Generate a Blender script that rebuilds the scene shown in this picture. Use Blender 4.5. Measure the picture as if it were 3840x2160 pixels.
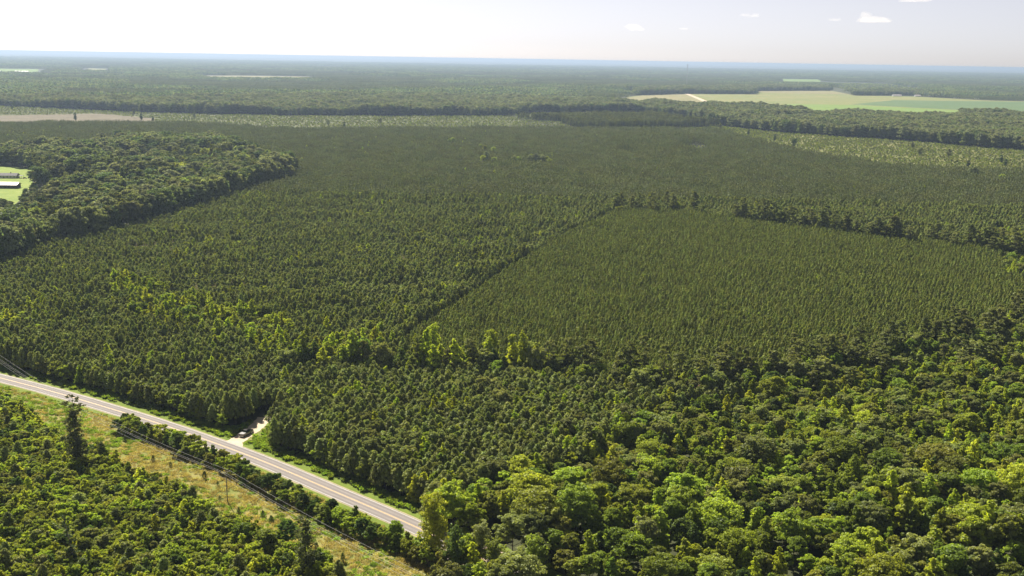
import bpy, math, random
import numpy as np
from mathutils import Matrix, Vector

for o in list(bpy.data.objects):
    bpy.data.objects.remove(o)
SC = bpy.context.scene
COL = SC.collection
R = math.radians

# ------------------------------------------------------------------ camera
CAM_H = 128.0
PITCH = R(12.124)
ROLL = R(0.97)
FOCAL = 37.5
cam_data = bpy.data.cameras.new('camera')
cam_data.sensor_width = 36.0
cam_data.lens = FOCAL
cam_data.clip_start = 1.0
cam_data.clip_end = 200000.0
cam = bpy.data.objects.new('camera', cam_data)
cam.matrix_world = (Matrix.Translation((0, 0, CAM_H)) @ Matrix.Rotation(R(90) - PITCH, 4, 'X') @ Matrix.Rotation(ROLL, 4, 'Z'))
COL.objects.link(cam)
SC.camera = cam

# ------------------------------------------------------------------ sky and sun
SUN_EL = R(44)
SUN_AZ = R(-28)          # measured from +Y (straight ahead), negative = to the left
SUN_STRENGTH = 5.0
SKY_STRENGTH = 0.05
world = bpy.data.worlds.new('World')
SC.world = world
world.use_nodes = True
wn = world.node_tree
wn.nodes.clear()
w_out = wn.nodes.new('ShaderNodeOutputWorld')
w_bg = wn.nodes.new('ShaderNodeBackground')
w_sky = wn.nodes.new('ShaderNodeTexSky')
w_sky.sky_type = 'NISHITA'
w_sky.sun_disc = False
w_sky.sun_elevation = SUN_EL
w_sky.sun_rotation = SUN_AZ
w_sky.altitude = 3000.0
w_sky.air_density = 0.7
w_sky.dust_density = 5.0
w_sky.ozone_density = 1.5
w_bg.inputs['Strength'].default_value = SKY_STRENGTH
# summer haze: the sky's blue is washed out and a touch rosy, the same all round
w_hsv = wn.nodes.new('ShaderNodeHueSaturation')
w_hsv.inputs['Saturation'].default_value = 0.36
w_tint = wn.nodes.new('ShaderNodeMix')
w_tint.data_type = 'RGBA'
w_tint.blend_type = 'MULTIPLY'
w_tint.inputs[0].default_value = 1.0
w_tint.inputs[7].default_value = (0.99, 0.935, 0.94, 1)
wn.links.new(w_sky.outputs[0], w_hsv.inputs['Color'])
wn.links.new(w_hsv.outputs[0], w_tint.inputs[6])
wn.links.new(w_tint.outputs[2], w_bg.inputs['Color'])
wn.links.new(w_bg.outputs[0], w_out.inputs['Surface'])

sun_data = bpy.data.lights.new('sun', 'SUN')
sun_data.energy = SUN_STRENGTH
sun_data.angle = R(0.53)
sun_data.color = (1.0, 0.93, 0.80)
sun = bpy.data.objects.new('sun', sun_data)
S_DIR = Vector((math.sin(SUN_AZ) * math.cos(SUN_EL), math.cos(SUN_AZ) * math.cos(SUN_EL), math.sin(SUN_EL)))
sun.rotation_euler = (-S_DIR).to_track_quat('-Z', 'Y').to_euler()
sun.location = (0, 0, 400)
COL.objects.link(sun)

SC.view_settings.view_transform = 'Standard'
SC.view_settings.look = 'None'
SC.view_settings.exposure = 1.25
SC.view_settings.gamma = 1.0
SC.view_settings.use_curve_mapping = False
SC.cycles.max_bounces = 6
SC.cycles.diffuse_bounces = 3
SC.cycles.transmission_bounces = 4
SC.cycles.volume_bounces = 1
SC.cycles.glossy_bounces = 2
SC.cycles.transparent_max_bounces = 8
SC.cycles.use_denoising = True
SC.cycles.caustics_reflective = False
SC.cycles.caustics_refractive = False
HAZE_DENSITY = 6.8e-5

# ------------------------------------------------------------------ the lie of the land, in metres from below the camera
LAYOUT = {
    'road': [(-203.8, 408.2), (-175.3, 391.5), (-147.1, 373.3), (-119.3, 354.5), (-82.6, 326.5), (-51.8, 299.8), (-25.9, 276.7)],
    'road_upper': [(-206.6, 414.1), (-171.8, 392.2), (-140.1, 372.0), (-84.2, 332.9), (-59.5, 312.7), (-24.6, 280.7)],
    'drive': [(-96.1, 338.3), (-92.7, 340.4), (-90.8, 347.9), (-89.3, 354.4), (-88.6, 360.3), (-88.2, 366.3)],
    'truck': [(-91.7, 345.1), (-89.5, 350.7)],
    'poles': [(-82.0, 291.0)],
    'hero': [(-135.4, 315.2)],
    'pine_main': [(-1038.4, 1807.3), (-881.2, 1842.2), (-600.6, 1925.2), (-368.3, 1796.6), (-202.8, 1862.5), (13.0, 1943.7), (374.8, 1995.1), (388.1, 1655.5), (427.6, 1437.2), (464.3, 1342.5), (614.1, 1288.4), (744.4, 1245.8)],
    'scrub_right_top': [(419.6, 2234.9), (492.9, 2056.1), (583.1, 1949.6), (695.1, 1860.3), (798.3, 1681.5), (903.6, 1516.2)],
    'wood_right_top': [(286.8, 3163.8), (538.5, 3010.6), (722.9, 2928.1), (727.4, 2574.3), (838.4, 2688.6), (1061.5, 2611.8), (1168.7, 2814.0), (1306.4, 2776.7), (1492.1, 2698.2)],
    'field_far': [(401.9, 3872.1), (512.9, 4281.0), (708.0, 4484.4), (1004.2, 4568.7), (1117.4, 5054.0), (1581.2, 5455.8), (1449.1, 4664.5), (1696.2, 4587.7), (1830.8, 4227.7), (1965.1, 4186.6), (2225.5, 4033.8)],
    'field_track': [(699.2, 4428.4), (659.0, 3914.0), (622.9, 3504.3)],
    'field_bright': [(858.0, 3476.1), (1077.8, 3519.1), (1229.4, 3332.7), (1342.8, 3193.2), (1155.8, 2841.9), (891.7, 2856.9), (805.3, 2848.7)],
    'field_tan': [(399.1, 3831.0), (510.1, 4231.6), (692.4, 4374.8), (622.0, 3536.4), (518.1, 3492.1), (340.6, 3513.9)],
    'field_dark': [(1103.4, 3560.5), (1422.6, 4065.7), (1942.4, 4137.7), (2038.5, 3957.5), (1556.1, 3013.4), (1354.9, 3222.3), (1241.0, 3364.4)],
    'field_brown': [(1117.4, 5054.0), (1586.1, 5493.6), (1460.0, 4722.4), (1312.5, 4752.5), (1097.7, 4803.8)],
    'hardband_bottom': [(-1452.0, 2534.2), (-1204.1, 2523.3), (-775.8, 2350.7), (-478.8, 2330.7), (-14.0, 2481.8), (16.8, 2602.2), (354.5, 2716.8), (464.7, 2479.5)],
    'hardband_top': [(-1560.0, 2727.4), (-1303.9, 2737.1), (-932.3, 2831.7), (-643.4, 3139.7), (-20.1, 3385.8), (289.4, 3192.3)],
    'oldpine': [(104.9, 2278.4), (-4.6, 2317.3), (163.2, 2403.4), (318.1, 2438.4), (401.8, 2204.6), (413.1, 2199.8), (195.3, 1994.9), (117.0, 2045.4)],
    'clearcut': [(-1195.8, 2082.9), (-1028.5, 2152.1), (-879.3, 2281.3), (-717.0, 2146.8), (-683.3, 2033.5), (-912.1, 1905.8), (-1069.9, 1861.1)],
    'scrub_left': [(-1452.0, 2534.2), (-1204.1, 2523.3), (-775.8, 2350.7), (-478.8, 2330.7), (-14.0, 2481.8), (15.4, 2342.1), (14.0, 2090.7), (-223.2, 2050.3), (-400.5, 1954.1), (-642.3, 2058.6), (-683.8, 2046.4), (-942.6, 1970.3), (-1104.8, 1922.6)],
    'wood_left': [(-319.4, 563.4), (-298.4, 609.8), (-298.9, 660.0), (-278.2, 732.2), (-268.6, 827.5), (-253.3, 911.4), (-237.3, 1073.3), (-236.3, 1153.7), (-237.4, 1143.0), (-255.6, 1206.2), (-305.5, 1278.8), (-416.7, 1478.9), (-515.0, 1447.0), (-555.9, 1414.3), (-582.6, 1330.6), (-581.0, 1319.3), (-616.5, 1284.4), (-720.0, 1299.3)],
    'lawn': [(-651.7, 1238.3), (-541.5, 1187.8), (-523.3, 1160.7), (-479.5, 1059.9), (-453.7, 991.4), (-434.2, 936.1), (-419.8, 886.1), (-422.8, 871.2), (-455.2, 857.8)],
    'clearing': [(-424.8, 1168.4), (-434.4, 1210.4), (-423.5, 1249.6), (-408.9, 1205.8), (-406.8, 1150.6)],
    'gap': [(-416.8, 930.2), (-417.3, 969.5), (-411.5, 961.6), (-407.1, 918.2)],
    'house': [(-534.3, 1091.4), (-513.8, 1098.3)],
    'barn': [(-498.4, 1016.6), (-474.1, 1020.1)],
    'car_far': [(-505.0, 1099.7)],
    'block_b': [(84.0, 883.0), (30.6, 739.6), (-4.5, 621.6), (-39.0, 492.1), (-48.9, 444.1), (-28.8, 403.3), (32.8, 390.9), (77.4, 385.9), (130.3, 412.7), (171.8, 439.0), (224.7, 491.0), (267.9, 545.0), (359.2, 626.5), (369.8, 693.8), (310.2, 741.2), (240.4, 789.3), (185.3, 838.0), (136.6, 892.0)],
    'tall_row': [(84.2, 885.5), (102.7, 887.8), (136.6, 892.0), (161.7, 864.1), (185.3, 838.0), (217.6, 816.4), (252.7, 781.2), (286.3, 752.4), (319.0, 728.9), (343.0, 706.2), (362.1, 678.8)],
    'strip': [(-97.3, 422.3), (-75.8, 420.7), (-55.8, 417.4), (-29.6, 413.3), (9.0, 412.8), (34.1, 406.2), (58.1, 396.2), (79.9, 397.4), (106.1, 410.3), (133.7, 422.8), (176.1, 449.1), (224.4, 480.1), (260.6, 509.3)],
    'bright_patch': [(-206.7, 531.7), (-216.4, 566.3), (-202.8, 567.4), (-140.7, 505.3), (-108.8, 483.1), (-75.9, 463.0), (-56.5, 450.3), (-52.3, 416.0), (-68.2, 415.0), (-96.2, 425.2), (-127.4, 455.9), (-170.3, 478.7)],
    'lane_c': [(-88.2, 366.3), (-84.8, 372.6), (-78.2, 383.5), (-68.6, 398.2), (-55.5, 415.8)],
    'lane_far': [(-166.1, 1698.0), (-135.2, 1635.9), (-79.7, 1546.1), (-54.3, 1494.3), (33.9, 1312.2)],
    'hardwood_r': [(-22.3, 233.9), (-22.9, 250.5), (-20.7, 274.7), (-18.9, 281.4), (-4.7, 298.2), (27.4, 317.7), (36.3, 346.2), (54.5, 371.0), (76.3, 379.2), (129.7, 410.5), (169.8, 433.1), (219.9, 479.6), (265.7, 539.9), (362.2, 631.8), (157.9, 240.2)],
    'edge_right': [(375.9, 827.7), (421.9, 832.9), (316.8, 617.9), (295.6, 628.2)],
    'thicket': [(-234.5, 390.2), (-190.3, 380.2), (-171.5, 358.3), (-158.1, 343.5), (-145.2, 328.8), (-134.6, 326.4), (-116.8, 310.6), (-98.6, 295.6), (-78.7, 274.0), (-68.2, 266.7), (-60.6, 261.2), (-48.2, 251.0), (-38.4, 239.9), (-28.9, 215.0), (-139.0, 200.0)],
    'hedge': [(-136.9, 351.2), (-114.0, 336.0), (-90.3, 316.6), (-68.2, 295.7), (-47.5, 277.2), (-29.2, 261.9), (-20.1, 253.1)],
    'dirt': [(-16.6, 263.5), (-8.3, 268.1), (2.5, 259.6), (5.5, 250.8), (-7.5, 244.0), (-16.8, 250.0)],
    'far_field_1': [(-3789.1, 7635.2), (-3398.4, 7744.1), (-2587.7, 5874.6), (-2781.4, 5601.3)],
    'far_field_2': [(-1882.9, 6457.0), (-1644.8, 6641.3), (-1260.9, 6667.2), (-1072.2, 5614.8), (-1296.4, 5392.8), (-1501.8, 5421.7)],
    'far_field_3': [(-3342.1, 8503.5), (-3182.3, 8458.9), (-2668.3, 7050.4), (-2755.8, 7030.4)],
    'far_field_4': [(2228.9, 9062.0), (2578.8, 9200.0), (2046.4, 7298.0), (1771.3, 7198.5)],
    'far_field_5': [(-2472.4, 13615.2), (-2175.4, 13623.3), (-1833.7, 11483.3), (-2046.7, 11270.2)],
    'far_field_6': [(2282.2, 7869.8), (2629.3, 7875.2), (2238.7, 5918.1), (1716.8, 4966.1), (1631.1, 5156.7), (1770.1, 5945.4)],
    'farm': [(1617.8, 4647.9), (1671.6, 4674.8), (1686.0, 4582.7), (1692.6, 4444.6), (1835.8, 4377.6)],
    'farmwood': [(1468.3, 4726.6), (1791.4, 5183.3), (1894.4, 5002.7), (1818.1, 4800.0), (1595.3, 4661.8), (1433.3, 4580.4)],
    'field_wood': [(458.2, 4112.7), (699.2, 4428.4), (996.6, 4533.7), (1117.4, 5054.0), (1557.5, 5373.4), (1690.6, 5895.4), (1239.9, 5612.2), (517.6, 4651.8)],
    'tower': [(845.6, 5364.4)],
    'snag': [(-109.7, 249.9)],
    'tall_front': [(-49.9, 243.6), (-16.7, 241.7), (-19.3, 249.9)],
    'corners': [(-126.3, 244.2), (133.1, 253.4), (-217.4, 436.9), (231.4, 464.6), (-618.3, 1284.6), (729.1, 1533.1)],
}

# ------------------------------------------------------------------ helpers
def tag(o, label=None, cat=None, group=None, kind=None):
    if label: o['label'] = label
    if cat: o['category'] = cat
    if group: o['group'] = group
    if kind: o['kind'] = kind
    return o

def link(name, data, mats=(), parent=None):
    o = bpy.data.objects.new(name, data)
    COL.objects.link(o)
    if parent is not None:
        o.parent = parent
    return o

def fast_mesh(name, verts, faces, mats, mat_idx=None, smooth=False):
    """verts (n,3) array, faces list of (k,m) int arrays (all faces of one array have m corners)"""
    me = bpy.data.meshes.new(name)
    verts = np.asarray(verts, dtype=np.float32)
    me.vertices.add(len(verts))
    me.vertices.foreach_set('co', verts.ravel())
    faces = [np.asarray(f, dtype=np.int32) for f in faces if len(f)]
    n_l = sum(f.size for f in faces)
    n_p = sum(len(f) for f in faces)
    me.loops.add(n_l)
    me.polygons.add(n_p)
    me.loops.foreach_set('vertex_index', np.concatenate([f.ravel() for f in faces]))
    tot = np.concatenate([np.full(len(f), f.shape[1], dtype=np.int32) for f in faces])
    start = np.concatenate([[0], np.cumsum(tot)[:-1]]).astype(np.int32)
    me.polygons.foreach_set('loop_start', start)
    for m in mats:
        me.materials.append(m)
    if mat_idx is not None:
        me.polygons.foreach_set('material_index', np.asarray(mat_idx, dtype=np.int32))
    if smooth:
        me.polygons.foreach_set('use_smooth', np.ones(n_p, dtype=bool))
    me.update(calc_edges=True)
    return me

class MB:
    """collects boxes, prisms and tubes for one mesh part"""
    def __init__(self):
        self.v, self.f = [], []
    def add(self, vs, fs):
        n = len(self.v)
        self.v += [tuple(v) for v in vs]
        self.f += [tuple(i + n for i in f) for f in fs]
        return self
    def box(self, x0, x1, y0, y1, z0, z1):
        return self.add([(x0, y0, z0), (x1, y0, z0), (x1, y1, z0), (x0, y1, z0), (x0, y0, z1), (x1, y0, z1), (x1, y1, z1), (x0, y1, z1)],
                        [(3, 2, 1, 0), (4, 5, 6, 7), (0, 1, 5, 4), (1, 2, 6, 5), (2, 3, 7, 6), (3, 0, 4, 7)])
    def prism(self, outline, axis, a, b):
        """outline of (u,v) points extruded from a to b along x, y or z"""
        def p(u, v, w):
            return {'x': (w, u, v), 'y': (u, w, v), 'z': (u, v, w)}[axis]
        n = len(outline)
        vs = [p(u, v, a) for u, v in outline] + [p(u, v, b) for u, v in outline]
        fs = [tuple(range(n))[::-1], tuple(range(n, 2 * n))] + [(i, (i + 1) % n, (i + 1) % n + n, i + n) for i in range(n)]
        return self.add(vs, fs)
    def loft(self, sections):
        """sections: equal-length rings of points"""
        n = len(sections[0])
        vs = [p for s in sections for p in s]
        fs = [tuple(range(n))[::-1], tuple(range((len(sections) - 1) * n, len(sections) * n))]
        for k in range(len(sections) - 1):
            fs += [(k * n + i, k * n + (i + 1) % n, (k + 1) * n + (i + 1) % n, (k + 1) * n + i) for i in range(n)]
        return self.add(vs, fs)
    def tube(self, pts, radii, k=6):
        v, f = tube_arrays(pts, radii, k)
        return self.add([tuple(q) for q in v], [tuple(q) for q in f])
    def build(self, name, mat, parent=None, bevel=0.0, smooth=False):
        me = bpy.data.meshes.new(name)
        me.from_pydata(self.v, [], self.f)
        me.materials.append(mat)
        me.update()
        if smooth:
            me.polygons.foreach_set('use_smooth', np.ones(len(me.polygons), dtype=bool))
        o = link(name, me, parent=parent)
        if bevel:
            b = o.modifiers.new('bevel', 'BEVEL')
            b.width = bevel
            b.segments = 2
            b.limit_method = 'ANGLE'
        return o

def tube_arrays(pts, radii, k=6):
    pts = np.asarray(pts, float)
    vs, fs = [], []
    for i, p in enumerate(pts):
        d = pts[min(i + 1, len(pts) - 1)] - pts[max(i - 1, 0)]
        d = d / (np.linalg.norm(d) + 1e-9)
        a = np.cross(d, (0, 0, 1.0)) if abs(d[2]) < 0.9 else np.cross(d, (1.0, 0, 0))
        a /= np.linalg.norm(a)
        b = np.cross(d, a)
        for j in range(k):
            t = 2 * math.pi * j / k
            vs.append(p + radii[i] * (math.cos(t) * a + math.sin(t) * b))
    for i in range(len(pts) - 1):
        for j in range(k):
            fs.append((i * k + j, i * k + (j + 1) % k, (i + 1) * k + (j + 1) % k, (i + 1) * k + j))
    return np.array(vs), np.array(fs, dtype=np.int32)

def empty(name, loc, rz=0.0, scale=1.0):
    o = bpy.data.objects.new(name, None)
    o.empty_display_size = 0.5
    o.location = loc
    o.rotation_euler = (0, 0, rz)
    o.scale = (scale,) * 3
    COL.objects.link(o)
    return o

# value noise on the ground plane
_ng = np.random.default_rng(77)
_NT = _ng.random((256, 256))
def noise(x, y, s, seed=0):
    x = np.asarray(x, float) / s + seed * 17.31
    y = np.asarray(y, float) / s + seed * 9.77
    xi, yi = np.floor(x).astype(int), np.floor(y).astype(int)
    fx, fy = x - xi, y - yi
    fx = fx * fx * (3 - 2 * fx)
    fy = fy * fy * (3 - 2 * fy)
    g = lambda a, b: _NT[a % 256, b % 256]
    return (g(xi, yi) * (1 - fx) + g(xi + 1, yi) * fx) * (1 - fy) + (g(xi, yi + 1) * (1 - fx) + g(xi + 1, yi + 1) * fx) * fy

def inside(x, y, poly):
    x, y = np.asarray(x, float), np.asarray(y, float)
    r = np.zeros(x.shape, bool)
    n = len(poly)
    for i in range(n):
        x0, y0 = poly[i]
        x1, y1 = poly[(i + 1) % n]
        if y0 == y1:
            continue
        c = ((y0 > y) != (y1 > y)) & (x < (x1 - x0) * (y - y0) / (y1 - y0) + x0)
        r ^= c
    return r

def to_polyline(x, y, line):
    """distance to a polyline and the side (+1 = to the left of its direction)"""
    x, y = np.asarray(x, float), np.asarray(y, float)
    best = np.full(x.shape, 1e9)
    side = np.zeros(x.shape)
    for (x0, y0), (x1, y1) in zip(line[:-1], line[1:]):
        dx, dy = x1 - x0, y1 - y0
        t = np.clip(((x - x0) * dx + (y - y0) * dy) / (dx * dx + dy * dy), 0, 1)
        ex, ey = x - x0 - t * dx, y - y0 - t * dy
        d = np.hypot(ex, ey)
        m = d < best
        best = np.where(m, d, best)
        side = np.where(m, np.sign(dx * (y - y0) - dy * (x - x0)), side)
    return best, side

def smooth_line(pts, step=6.0):
    """Catmull-Rom through the survey points"""
    P = [np.array(p, float) for p in pts]
    P = [2 * P[0] - P[1]] + P + [2 * P[-1] - P[-2]]
    out = []
    for i in range(1, len(P) - 2):
        n = max(2, int(np.linalg.norm(P[i + 1] - P[i]) / step))
        for k in range(n):
            t = k / n
            out.append(tuple(0.5 * ((2 * P[i]) + (-P[i - 1] + P[i + 1]) * t + (2 * P[i - 1] - 5 * P[i] + 4 * P[i + 1] - P[i + 2]) * t * t
                                    + (-P[i - 1] + 3 * P[i] - 3 * P[i + 1] + P[i + 2]) * t ** 3)))
    out.append(tuple(P[-2]))
    return out

def project(x, y, z):
    """where a point of the land falls in the photograph, as shares of its width and height"""
    x, y, z = np.asarray(x, float), np.asarray(y, float), np.asarray(z, float) - CAM_H
    cp, sp = math.cos(PITCH), math.sin(PITCH)
    d = y * cp - z * sp
    u = y * sp + z * cp
    X, Y = x / d, u / d
    c, s = math.cos(-ROLL), math.sin(-ROLL)
    X, Y = c * X - s * Y, s * X + c * Y
    k = FOCAL / 36.0
    return X * k + 0.5, 0.5 - Y * k * 16 / 9

# ------------------------------------------------------------------ materials
def new_mat(name):
    m = bpy.data.materials.new(name)
    m.use_nodes = True
    nt = m.node_tree
    nt.nodes.clear()
    out = nt.nodes.new('ShaderNodeOutputMaterial')
    return m, nt, out

def N(nt, kind, **kw):
    n = nt.nodes.new(kind)
    for k, v in kw.items():
        if k in n.inputs:
            n.inputs[k].default_value = v
        else:
            setattr(n, k, v)
    return n

def leaf_mat(name, col, glow=1.25, trans=0.42, vary=0.35, gloss=0.012, tb=0.40):
    m, nt, out = new_mat(name)
    oi = N(nt, 'ShaderNodeObjectInfo')
    geo = N(nt, 'ShaderNodeNewGeometry')
    hsv = N(nt, 'ShaderNodeHueSaturation')
    hsv.inputs['Color'].default_value = (*col, 1)
    # hue and value wander from tree to tree and from leaf spray to leaf spray
    mh = N(nt, 'ShaderNodeMapRange'); mh.inputs['To Min'].default_value = 0.488; mh.inputs['To Max'].default_value = 0.522
    nt.links.new(oi.outputs['Random'], mh.inputs['Value']); nt.links.new(mh.outputs[0], hsv.inputs['Hue'])
    mul = N(nt, 'ShaderNodeMath', operation='MULTIPLY'); mul.inputs[1].default_value = 7.13
    fr = N(nt, 'ShaderNodeMath', operation='FRACT')
    nt.links.new(oi.outputs['Random'], mul.inputs[0]); nt.links.new(mul.outputs[0], fr.inputs[0])
    mv = N(nt, 'ShaderNodeMapRange'); mv.inputs['To Min'].default_value = 1 - vary; mv.inputs['To Max'].default_value = 1 + vary
    nt.links.new(fr.outputs[0], mv.inputs['Value'])
    ml = N(nt, 'ShaderNodeMapRange'); ml.inputs['To Min'].default_value = 0.72; ml.inputs['To Max'].default_value = 1.28
    nt.links.new(geo.outputs['Random Per Island'], ml.inputs['Value'])
    mm = N(nt, 'ShaderNodeMath', operation='MULTIPLY')
    nt.links.new(mv.outputs[0], mm.inputs[0]); nt.links.new(ml.outputs[0], mm.inputs[1])
    nt.links.new(mm.outputs[0], hsv.inputs['Value'])
    dif = N(nt, 'ShaderNodeBsdfDiffuse')
    trn = N(nt, 'ShaderNodeBsdfTranslucent')
    tint = N(nt, 'ShaderNodeMix', data_type='RGBA', blend_type='MULTIPLY')
    tint.inputs[0].default_value = 1.0
    tint.inputs[7].default_value = (glow * 2.3 * trans * 1.02, glow * 2.3 * trans, glow * 2.3 * trans * tb, 1)
    nt.links.new(hsv.outputs[0], tint.inputs[6])
    nt.links.new(hsv.outputs[0], dif.inputs['Color'])
    nt.links.new(tint.outputs[2], trn.inputs['Color'])
    mx = N(nt, 'ShaderNodeAddShader')
    nt.links.new(dif.outputs[0], mx.inputs[0]); nt.links.new(trn.outputs[0], mx.inputs[1])
    gl = N(nt, 'ShaderNodeBsdfGlossy'); gl.inputs['Roughness'].default_value = 0.5
    gl.inputs['Color'].default_value = (0.9, 0.95, 0.9, 1)
    mg = N(nt, 'ShaderNodeMixShader'); mg.inputs[0].default_value = gloss
    nt.links.new(mx.outputs[0], mg.inputs[1]); nt.links.new(gl.outputs[0], mg.inputs[2])
    nt.links.new(mg.outputs[0], out.inputs['Surface'])
    return m

def plain_mat(name, col, rough=0.7, metal=0.0, spec=0.5, noise_scale=None, amount=0.25, coat=0.0):
    m, nt, out = new_mat(name)
    p = N(nt, 'ShaderNodeBsdfPrincipled')
    p.inputs['Base Color'].default_value = (*col, 1)
    p.inputs['Roughness'].default_value = rough
    p.inputs['Metallic'].default_value = metal
    p.inputs['Specular IOR Level'].default_value = spec
    p.inputs['Coat Weight'].default_value = coat
    if noise_scale:
        tc = N(nt, 'ShaderNodeTexCoord')
        nz = N(nt, 'ShaderNodeTexNoise'); nz.inputs['Scale'].default_value = noise_scale; nz.inputs['Detail'].default_value = 4
        nt.links.new(tc.outputs['Object'], nz.inputs['Vector'])
        mr = N(nt, 'ShaderNodeMapRange'); mr.inputs['From Min'].default_value = 0.3; mr.inputs['From Max'].default_value = 0.7
        mr.inputs['To Min'].default_value = 1 - amount; mr.inputs['To Max'].default_value = 1 + amount
        nt.links.new(nz.outputs[0], mr.inputs['Value'])
        h = N(nt, 'ShaderNodeHueSaturation'); h.inputs['Color'].default_value = (*col, 1)
        nt.links.new(mr.outputs[0], h.inputs['Value'])
        nt.links.new(h.outputs[0], p.inputs['Base Color'])
    nt.links.new(p.outputs[0], out.inputs['Surface'])
    return m

def land_mat(name, stops, scales, rough=0.95, bump=0.0, wave=None, weights=None):
    """a soil or turf material: colour ramp over summed noises of several sizes (in metres), on world position"""
    m, nt, out = new_mat(name)
    geo = N(nt, 'ShaderNodeNewGeometry')
    acc = None
    weights = weights or [1.0] * len(scales)
    tot = sum(weights)
    for s, w in zip(scales, weights):
        nz = N(nt, 'ShaderNodeTexNoise')
        nz.inputs['Scale'].default_value = 1.0 / s
        nz.inputs['Detail'].default_value = 3.0
        nz.inputs['Roughness'].default_value = 0.6
        nt.links.new(geo.outputs['Position'], nz.inputs['Vector'])
        mu = N(nt, 'ShaderNodeMath', operation='MULTIPLY_ADD')
        mu.inputs[1].default_value = w / tot
        mu.inputs[2].default_value = 0.0
        nt.links.new(nz.outputs[0], mu.inputs[0])
        if acc is not None:
            nt.links.new(acc.outputs[0], mu.inputs[2])
        acc = mu
    if wave:
        period, angle, amount = wave
        mp = N(nt, 'ShaderNodeMapping')
        mp.inputs['Rotation'].default_value = (0, 0, angle)
        nt.links.new(geo.outputs['Position'], mp.inputs['Vector'])
        wv = N(nt, 'ShaderNodeTexWave'); wv.inputs['Scale'].default_value = 2 * math.pi / period / 20.0
        wv.inputs['Distortion'].default_value = 2.0; wv.inputs['Detail'].default_value = 2.0
        nt.links.new(mp.outputs[0], wv.inputs['Vector'])
        mu = N(nt, 'ShaderNodeMath', operation='MULTIPLY_ADD')
        mu.inputs[1].default_value = amount
        nt.links.new(wv.outputs['Fac'], mu.inputs[0]); nt.links.new(acc.outputs[0], mu.inputs[2])
        acc = mu
    cr = N(nt, 'ShaderNodeValToRGB')
    el = cr.color_ramp.elements
    while len(el) < len(stops):
        el.new(0.5)
    for e, (p, c) in zip(el, stops):
        e.position = p
        e.color = (*c, 1)
    nt.links.new(acc.outputs[0], cr.inputs[0])
    p = N(nt, 'ShaderNodeBsdfPrincipled')
    p.inputs['Roughness'].default_value = rough
    p.inputs['Specular IOR Level'].default_value = 0.15
    nt.links.new(cr.outputs[0], p.inputs['Base Color'])
    if bump:
        b = N(nt, 'ShaderNodeBump'); b.inputs['Strength'].default_value = 0.8; b.inputs['Distance'].default_value = bump
        nt.links.new(acc.outputs[0], b.inputs['Height'])
        nt.links.new(b.outputs[0], p.inputs['Normal'])
    nt.links.new(p.outputs[0], out.inputs['Surface'])
    return m

TONE = {
    'lime': leaf_mat('leaf_lime', (0.185, 0.205, 0.024), 1.35, 0.46),
    'bright': leaf_mat('leaf_bright', (0.145, 0.172, 0.024), 1.3, 0.45),
    'mid': leaf_mat('leaf_mid', (0.100, 0.128, 0.022), 1.25, 0.43),
    'olive': leaf_mat('leaf_olive', (0.128, 0.138, 0.030), 1.2, 0.41),
    'grey': leaf_mat('leaf_grey', (0.138, 0.152, 0.058), 1.1, 0.37),
    'deep': leaf_mat('leaf_deep', (0.056, 0.080, 0.020), 1.2, 0.39),
    'russet': leaf_mat('leaf_russet', (0.26, 0.19, 0.14), 1.0, 0.35, 0.1),
}
NEEDLE = leaf_mat('pine_needle', (0.134, 0.154, 0.042), 1.1, 0.30, 0.36, tb=0.5)
NEEDLE_FAR = leaf_mat('pine_needle_far', (0.098, 0.112, 0.038), 1.0, 0.24, 0.22, tb=0.6)
NEEDLE_FINE = leaf_mat('pine_needle_young', (0.130, 0.150, 0.034), 1.1, 0.30, 0.36, tb=0.5)
NEEDLE_OLD = leaf_mat('pine_needle_old', (0.118, 0.130, 0.044), 1.1, 0.30, 0.25)
for nm_, c_, g_ in (('mid', (0.082, 0.108, 0.036), 1.15), ('olive', (0.112, 0.124, 0.048), 1.1), ('grey', (0.130, 0.142, 0.070), 1.05), ('deep', (0.052, 0.074, 0.028), 1.1), ('bright', (0.112, 0.138, 0.036), 1.2), ('lime', (0.160, 0.182, 0.034), 1.25)):
    TONE['far_' + nm_] = leaf_mat('leaf_far_' + nm_, c_, g_, 0.38, 0.25, tb=0.6)
BARK = plain_mat('bark', (0.10, 0.078, 0.060), 0.9, spec=0.1, noise_scale=3.0)
BARK_PALE = plain_mat('bark_pale', (0.22, 0.19, 0.165), 0.9, spec=0.1, noise_scale=3.0)
WEED_GREEN = leaf_mat('weed_green', (0.110, 0.150, 0.022), 1.3, 0.42)
WEED_TAN = leaf_mat('weed_tan', (0.235, 0.190, 0.075), 1.1, 0.35)

# ------------------------------------------------------------------ which growth stands where
L = LAYOUT
ROAD = smooth_line([(-417.0, 531.0), (-345.0, 489.5), (-274.0, 448.2)] + L['road'] + [(0.5, 251.0), (28.0, 224.0), (80.0, 172.0)], 5.0)
DRIVE = smooth_line([(-94.5, 333.5)] + L['drive'][2:], 1.5)
LANE = smooth_line([(-87.9, 365.2)] + L['lane_c'][1:] + [(-40.0, 432.0)], 3.0)
P_MAIN = L['pine_main'] + [(1100.0, 900.0), (600.0, 420.0), (80.0, 180.0), (-500.0, 300.0), (-1300.0, 900.0), (-1300.0, 1500.0)]
SCRUB_R = L['scrub_right_top'] + L['pine_main'][6:][::-1]
WOOD_R = L['scrub_right_top'] + L['wood_right_top'][::-1] + [(300.0, 2800.0), (420.0, 2450.0)]
HARDBAND = L['hardband_bottom'] + L['hardband_top'][::-1]
FIELD = L['field_far'] + [(2200.0, 2900.0)] + L['wood_right_top'][::-1] + [(300.0, 3250.0)]
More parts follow.
